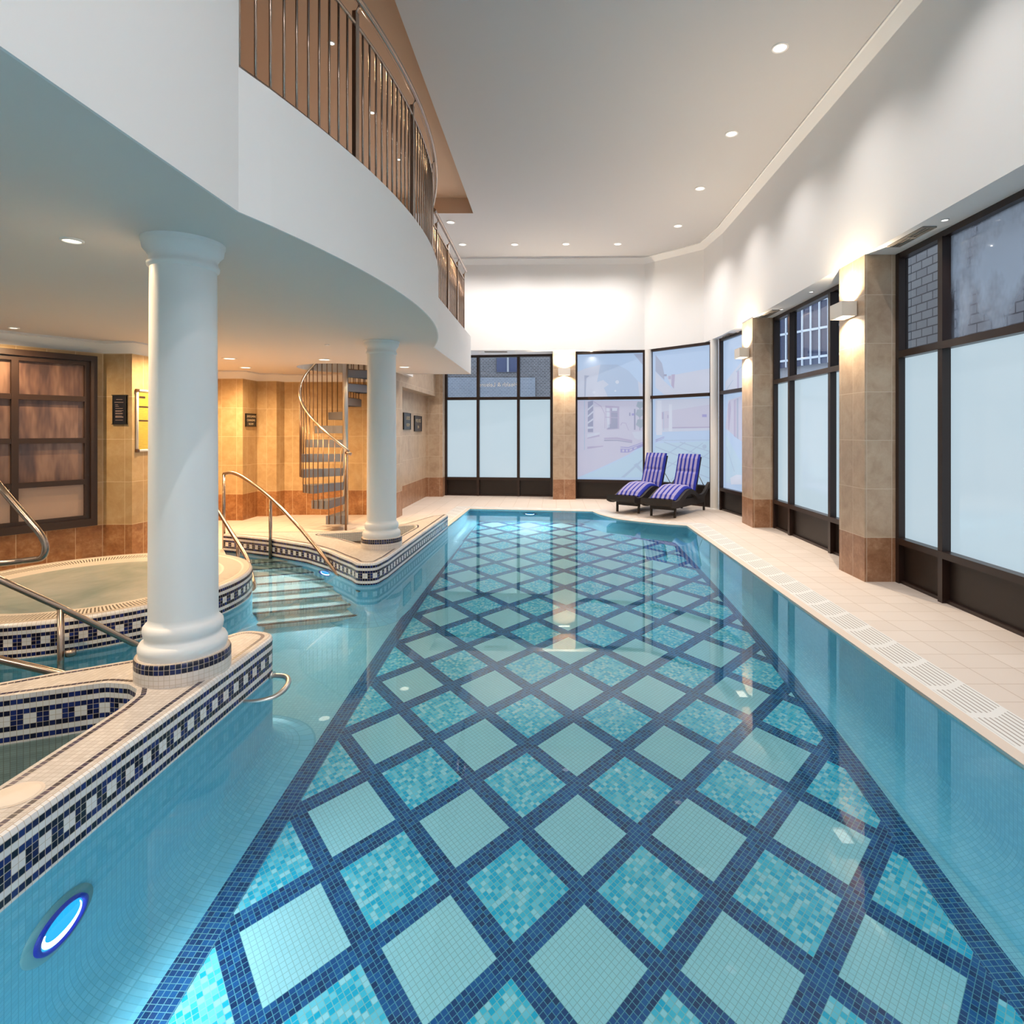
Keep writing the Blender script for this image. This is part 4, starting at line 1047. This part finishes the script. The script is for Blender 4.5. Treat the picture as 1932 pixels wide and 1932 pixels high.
def sconce(c, nrm, label):
    c = Vector(c); n = Vector(nrm); t = Vector((-n.y, n.x, 0)); up = Vector((0, 0, 1))
    root = thing('wall_sconce', c, label, 'wall lamp', 'box-shaped up and down wall lamps')
    b = MB(); cc = c + n * .085
    b.obox(cc + n * .07, t, n, up, .26, .012, .15); b.obox(cc - n * .07, t, n, up, .26, .012, .15)
    b.obox(cc + t * .125, t, n, up, .012, .14, .15); b.obox(cc - t * .125, t, n, up, .012, .14, .15)
    b.build('housing', [M_cream], root)
    b = MB(); b.obox(c + n * .008, t, n, up, .10, .016, .10); b.build('back_plate', [M_cream], root)
    b = MB(); b.obox(cc + up * .055, t, n, up, .235, .125, .006); b.build('upper_lens', [M_sconce_lamp], root)
    b = MB(); b.obox(cc - up * .055, t, n, up, .235, .125, .006); b.build('lower_lens', [M_sconce_lamp], root)
    lamp('SPOT', 'up_light', cc + up * .062, 60, (1, .80, .56), root, rot=(PI, 0, 0), spot_size=math.radians(150), spot_blend=.8, shadow_soft_size=0)
    lamp('SPOT', 'down_light', cc - up * .062, 60, (1, .80, .56), root, rot=(0, 0, 0), spot_size=math.radians(150), spot_blend=.8, shadow_soft_size=0)
sconce((3.09, 6.10, 2.745), (-1, 0, 0), 'box wall lamp on the tiled pier nearest the camera')
sconce((3.085, 9.37, 2.735), (-1, 0, 0), 'box wall lamp on the second tiled pier, beyond the middle window')
sconce((.235, 12.86, 2.785), (0, -1, 0), 'box wall lamp on the tiled back pier facing the camera')
# soffit vents
def vent(x0, x1, y0, y1, label):
    root = thing('air_vent', ((x0 + x1) / 2, (y0 + y1) / 2, ZS), label, 'vent', 'air vents over the windows')
    MB().box(x0, x1, y0, y1, ZS - .004, ZS).build('backing', [M_ventdark], root)
    b = MB(); f = .014
    b.box(x0, x0 + f, y0, y1, ZS - .012, ZS - .002); b.box(x1 - f, x1, y0, y1, ZS - .012, ZS - .002); b.box(x0 + f, x1 - f, y0, y0 + f, ZS - .012, ZS - .002); b.box(x0 + f, x1 - f, y1 - f, y1, ZS - .012, ZS - .002)
    if y1 - y0 > x1 - x0: b.box(x0 + f, x1 - f, (y0 + y1) / 2 - f, (y0 + y1) / 2 + f, ZS - .012, ZS - .002)
    b.build('frame', [M_vent], root)
    b = MB()
    if y1 - y0 > x1 - x0:
        for k in range(3): x = x0 + (x1 - x0) * (k + 1) / 4; b.box(x - .004, x + .004, y0 + f, y1 - f, ZS - .01, ZS - .004)
    else:
        for k in range(3): y = y0 + (y1 - y0) * (k + 1) / 4; b.box(x0 + f, x1 - f, y - .004, y + .004, ZS - .01, ZS - .004)
    b.build('slats', [M_vent], root)
vent(3.16, 3.28, 5.03, 5.57, 'slotted air vent above the window nearest the camera')
vent(3.16, 3.28, 8.50, 9.05, 'slotted air vent above the middle right window')
vent(3.14, 3.26, 10.55, 10.95, 'slotted air vent beyond the far tiled pier')
vent(-1.52, -1.02, 12.95, 13.06, 'slotted air vent above the brick-view back window')
vent(1.10, 1.42, 12.84, 12.92, 'slotted air vent above the printed back window')

# ================================================================ SIGNS
def sign(c, tdir, w, h, label, lines, mat_l, size, frame=True, cat='sign', name='wall_sign'):
    c = Vector(c); t = Vector((*tdir, 0)).normalized(); up = Vector((0, 0, 1)); n = t.cross(up)     # n points to the reader when t runs to their right
    root = thing(name, c, label, cat)
    b = MB(); b.obox(c + n * .008, t, n, up, w, .016, h); b.build('plate', [M_sign], root)
    b = MB()
    for sx in (-1, 1): b.obox(c + t * sx * (w / 2 - .006) + n * .012, t, n, up, .012, .02, h)
    for sz in (-1, 1): b.obox(c + up * sz * (h / 2 - .004) + n * .012, t, n, up, w + .016, .022, .008)
    b.build('frame', [M_sign_frame], root)
    for dx_, z, txt, sz_ in lines:
        p = c + t * dx_ + up * z + n * .0175
        text(txt, sz_, mat_l, root, Matrix(((t.x, 0, n.x, p.x), (t.y, 0, n.y, p.y), (0, 1, 0, p.z), (0, 0, 0, 1))))
    return root
sign((-5.20, 10.09, 1.685), (0, 1), .33, .225, 'small black sign with gold letters on the honey tiles, left of the spiral stair', [(0, .045, 'GENTLEMENS', .052), (0, -.02, 'CHANGING', .052), (0, -.085, 'ROOM', .052)], M_letter, .05)
sign((-2.90, 12.56, 1.655), (0, 1), .66, .33, 'black sign with pale letters in the tiled alcove, nearer the back window', [(0, .03, 'WELLNESS', .10), (0, -.10, 'SPA', .085)], M_letter, .05)
sign((-2.90, 11.62, 1.69), (0, 1), .56, .33, 'dark sign in the tiled alcove half hidden by the pilaster', [(.06, .03, 'LADIES', .10), (.06, -.10, 'ROOM', .085)], M_letter, .05)
bs = sign((-4.90, 6.66, 1.74), (1, 0), .155, .335, 'tall black information panel with faint text on the pilaster left of the nearer column', [], M_dimletter, .02)
b = MB(); rr = random.Random(3)
for z, x0, w in ((.115, -.035, .07), (.083, -.055, .10), (.055, -.045, .03), (.037, -.045, .04), (.014, -.045, .085), (-.012, -.045, .09), (-.020, -.045, .07), (-.040, -.045, .085), (-.048, -.045, .08), (-.072, -.045, .075), (-.080, -.045, .09), (-.088, -.045, .09), (-.118, -.045, .085)):
    b.box(-4.90 + x0, -4.90 + x0 + w, 6.6415, 6.6425, 1.74 + z - .0028, 1.74 + z + .0028)
b.build('lettering', [M_dimletter], bs)
# yellow notice in a silver snap frame on the side of the pilaster
nb_ = thing('notice_frame', (-4.745, 6.95, 1.63), 'yellow pool notice in a silver frame partly hidden behind the nearer column', 'notice')
t = Vector((.05, .69, 0)).normalized(); up = Vector((0, 0, 1)); n = t.cross(up); c = Vector((-4.748, 6.965, 1.618))
b = MB(); b.face([c - t * .24 - up * .34 + n * .012, c + t * .24 - up * .34 + n * .012, c + t * .24 + up * .34 + n * .012, c - t * .24 + up * .34 + n * .012], [(0, 0), (1, 0), (1, 1), (0, 1)]); b.build('notice_sheet', [M_notice], nb_)
b = MB()
for sx in (-1, 1): b.tube([c + t * sx * .245 - up * .345 + n * .012, c + t * sx * .245 + up * .345 + n * .012], .015, 8)
for sz in (-1, 1): b.tube([c + up * sz * .345 - t * .245 + n * .012, c + up * sz * .345 + t * .245 + n * .012], .015, 8)
b.build('frame', [M_alu], nb_)
b = MB()
for sx in (-1, 1):
    for sz in (-1, 1): b.obox(c + t * sx * .245 + up * sz * .345 + n * .012, t, n, up, .034, .034, .034)
b.build('corner_caps', [M_bronze], nb_)
b = MB()
for z, x0, w in ((.16, -.23, .20), (.16, -.02, .22), (.0, -.23, .21), (.03, .0, .2)): b.obox(c + t * (x0 + w / 2) + up * z + n * .0135, t, n, up, w, .001, .016)
b.obox(c + t * (-.17) + up * .27 + n * .0135, t, n, up, .09, .001, .025)
b.build('headings', [M_bronze], nb_)

# ================================================================ SUN LOUNGERS
def lounger():
    """built in local metres: x across, y from the foot end to the head end"""
    root = thing('sun_lounger', (0, 0, 0), 'dark wicker sun lounger with blue striped cushion, right one, in front of a slim post', 'sun lounger', 'blue striped sun loungers')
    W2 = .295
    # shell: wave profile (y, z)
    top = smooth_open([(-.22, .345), (-.10, .30), (.06, .31), (.28, .405), (.47, .462), (.68, .44), (.90, .345), (1.10, .335), (1.24, .40), (1.36, .495), (1.42, .53)], 5)
    def side(x0, x1, name):
        b = MB(); low = [(y, z - .115 + .03 * min(1, max(0, (y - .2) / .4))) for y, z in top]
        A = [(x0, y, z) for y, z in top]; B = [(x1, y, z) for y, z in top]; C = [(x1, y, z) for y, z in low]; D = [(x0, y, z) for y, z in low]
        b.strip(A, B, 0, None, True); b.strip(B, C); b.strip(C, D, 0, None, True); b.strip(D, A)
        b.face([A[0], B[0], C[0], D[0]]); b.face([A[-1], B[-1], C[-1], D[-1]])
        return b.build(name, [M_cloth_dark], root)
    side(-W2, -W2 + .05, 'side_rail'); side(W2 - .05, W2, 'side_rail')
    deck = [p for p in top if p[0] < .98]
    b = MB(); A = [(-W2 + .05, y, z - .004) for y, z in deck]; B = [(W2 - .05, y, z - .004) for y, z in deck]; C = [(W2 - .05, y, z - .10) for y, z in deck]; D = [(-W2 + .05, y, z - .10) for y, z in deck]
    b.strip(A, B, 0, None, True); b.strip(C, D, 0, None, True); b.strip(D, A); b.strip(B, C); b.face([A[0], B[0], C[0], D[0]]); b.face([A[-1], B[-1], C[-1], D[-1]])
    b.build('seat_shell', [M_cloth_dark], root)
    # apron and legs
    b = MB(); b.box(-.22, .22, .02, .06, .13, .26); b.build('front_apron', [M_cloth_dark], root)
    b = MB(); b.box(-.25, -.22, .10, 1.25, .16, .30); b.box(.22, .25, .10, 1.25, .16, .30); b.build('side_apron', [M_cloth_dark], root)
    b = MB(); b.box(-.25, .25, 1.33, 1.37, .40, .46); b.build('rear_crossbar', [M_cloth_dark], root)
    for sx in (-1, 1):
        MB().beam((sx * .225, .04, 0), (sx * .235, .06, .30), .032, .036, (0, 1, 0)).build('leg', [M_cloth_dark], root)
        MB().beam((sx * .225, 1.30, 0), (sx * .235, 1.26, .40), .032, .036, (0, 1, 0)).build('leg', [M_cloth_dark], root)
    # reclining back
    y0, z0 = .90, .37; y1, z1 = 1.16, 1.02
    b = MB(); dv = Vector((0, y1 - y0, z1 - z0)).normalized(); nn = Vector((0, dv.z, -dv.y))
    b.beam((0, y0 + nn.y * .03, z0 + nn.z * .03), (0, y1 + nn.y * .03, z1 + nn.z * .03), .45, .028, (0, nn.y, nn.z)); b.build('back_frame', [M_cloth_dark], root)
    b = MB(); b.tube([(.20, 1.06, .72), (.21, 1.36, .44)], .007, 8); b.tube([(-.20, 1.06, .72), (-.21, 1.36, .44)], .007, 8); b.build('back_support', [M_bright_steel], root)
    # cushion : one mattress folded at the seat, a slight tuft between sections
    def pad(path, name, th, tuft, half=.245):
        b = MB(); nx = 22
        P = [Vector((0, y, z)) for y, z in path]; m = len(P)
        rows = []; rows2 = []
        for i, p in enumerate(P):
            tg = (P[min(i + 1, m - 1)] - P[max(i - 1, 0)]).normalized(); nr = Vector((0, -tg.z, tg.y))
            if nr.z < 0 and abs(tg.y) > .7: nr = -nr
            e = min(i, m - 1 - i) / 2.0; e = min(1, .35 + .65 * e)
            r = []; r2 = []
            for j in range(nx + 1):
                x = -half + 2 * half * j / nx
                q = 1 - (abs(x) / half) ** 6
                puff = .85 + .15 * abs(math.sin(PI * (j / nx) * 5.5))
                h = th * (max(q, 0) * .8 + .2) * e * puff
                if tuft and any(abs(i - k) < 1 for k in tuft): h *= .72
                r.append(p + nr * h + Vector((x, 0, 0))); r2.append(p + Vector((x, 0, 0)))
            rows.append(r); rows2.append(r2)
        base = 0
        for i in range(m - 1):
            for j in range(nx):
                u0, u1 = j / nx, (j + 1) / nx
                b.face([rows[i][j], rows[i][j + 1], rows[i + 1][j + 1], rows[i + 1][j]], [(u0, 0), (u1, 0), (u1, 1), (u0, 1)], 0, True)
                b.face([rows2[i][j], rows2[i + 1][j], rows2[i + 1][j + 1], rows2[i][j + 1]], [(u0, 0), (u0, 1), (u1, 1), (u1, 0)])
        for i in range(m - 1):
            for j, u in ((0, .02), (nx, .98)): b.face([rows[i][j], rows[i + 1][j], rows2[i + 1][j], rows2[i][j]], [(u, 0)] * 4)
        for i in (0, m - 1):
            for j in range(nx): b.face([rows[i][j], rows[i][j + 1], rows2[i][j + 1], rows2[i][j]], [(j / nx, 0), ((j + 1) / nx, 0), ((j + 1) / nx, 1), (j / nx, 1)])
        return b
    seatp = [(y, z + .002) for y, z in top if .0 <= y <= .92]
    b = pad(seatp, 'seat', .075, []); b.build('seat_cushion', [M_stripe], root)
    bp = [(y0 + (y1 - y0) * k / 14 + (.012 * math.sin(PI * k / 14)), z0 + .03 + (z1 - z0 + .01) * k / 14) for k in range(15)]
    b = pad(bp, 'back', .055, [7], .225); b.build('back_cushion', [M_stripe], root)
    return root
lg = lounger()
second = dup(lg, (0, 0, 0), 'dark wicker sun lounger with blue striped cushion, left one, behind the other')
axis = math.atan2(-.60, .80)          # local +y points up the lounger
lg.location = (1.885, 10.225, 0); lg.rotation_euler = (0, 0, math.radians(-37))
second.location = (1.345, 10.79, 0); second.rotation_euler = (0, 0, math.radians(-38))
for ob in bpy.data.objects:
    if ob.type == 'MESH': ob.data.update()
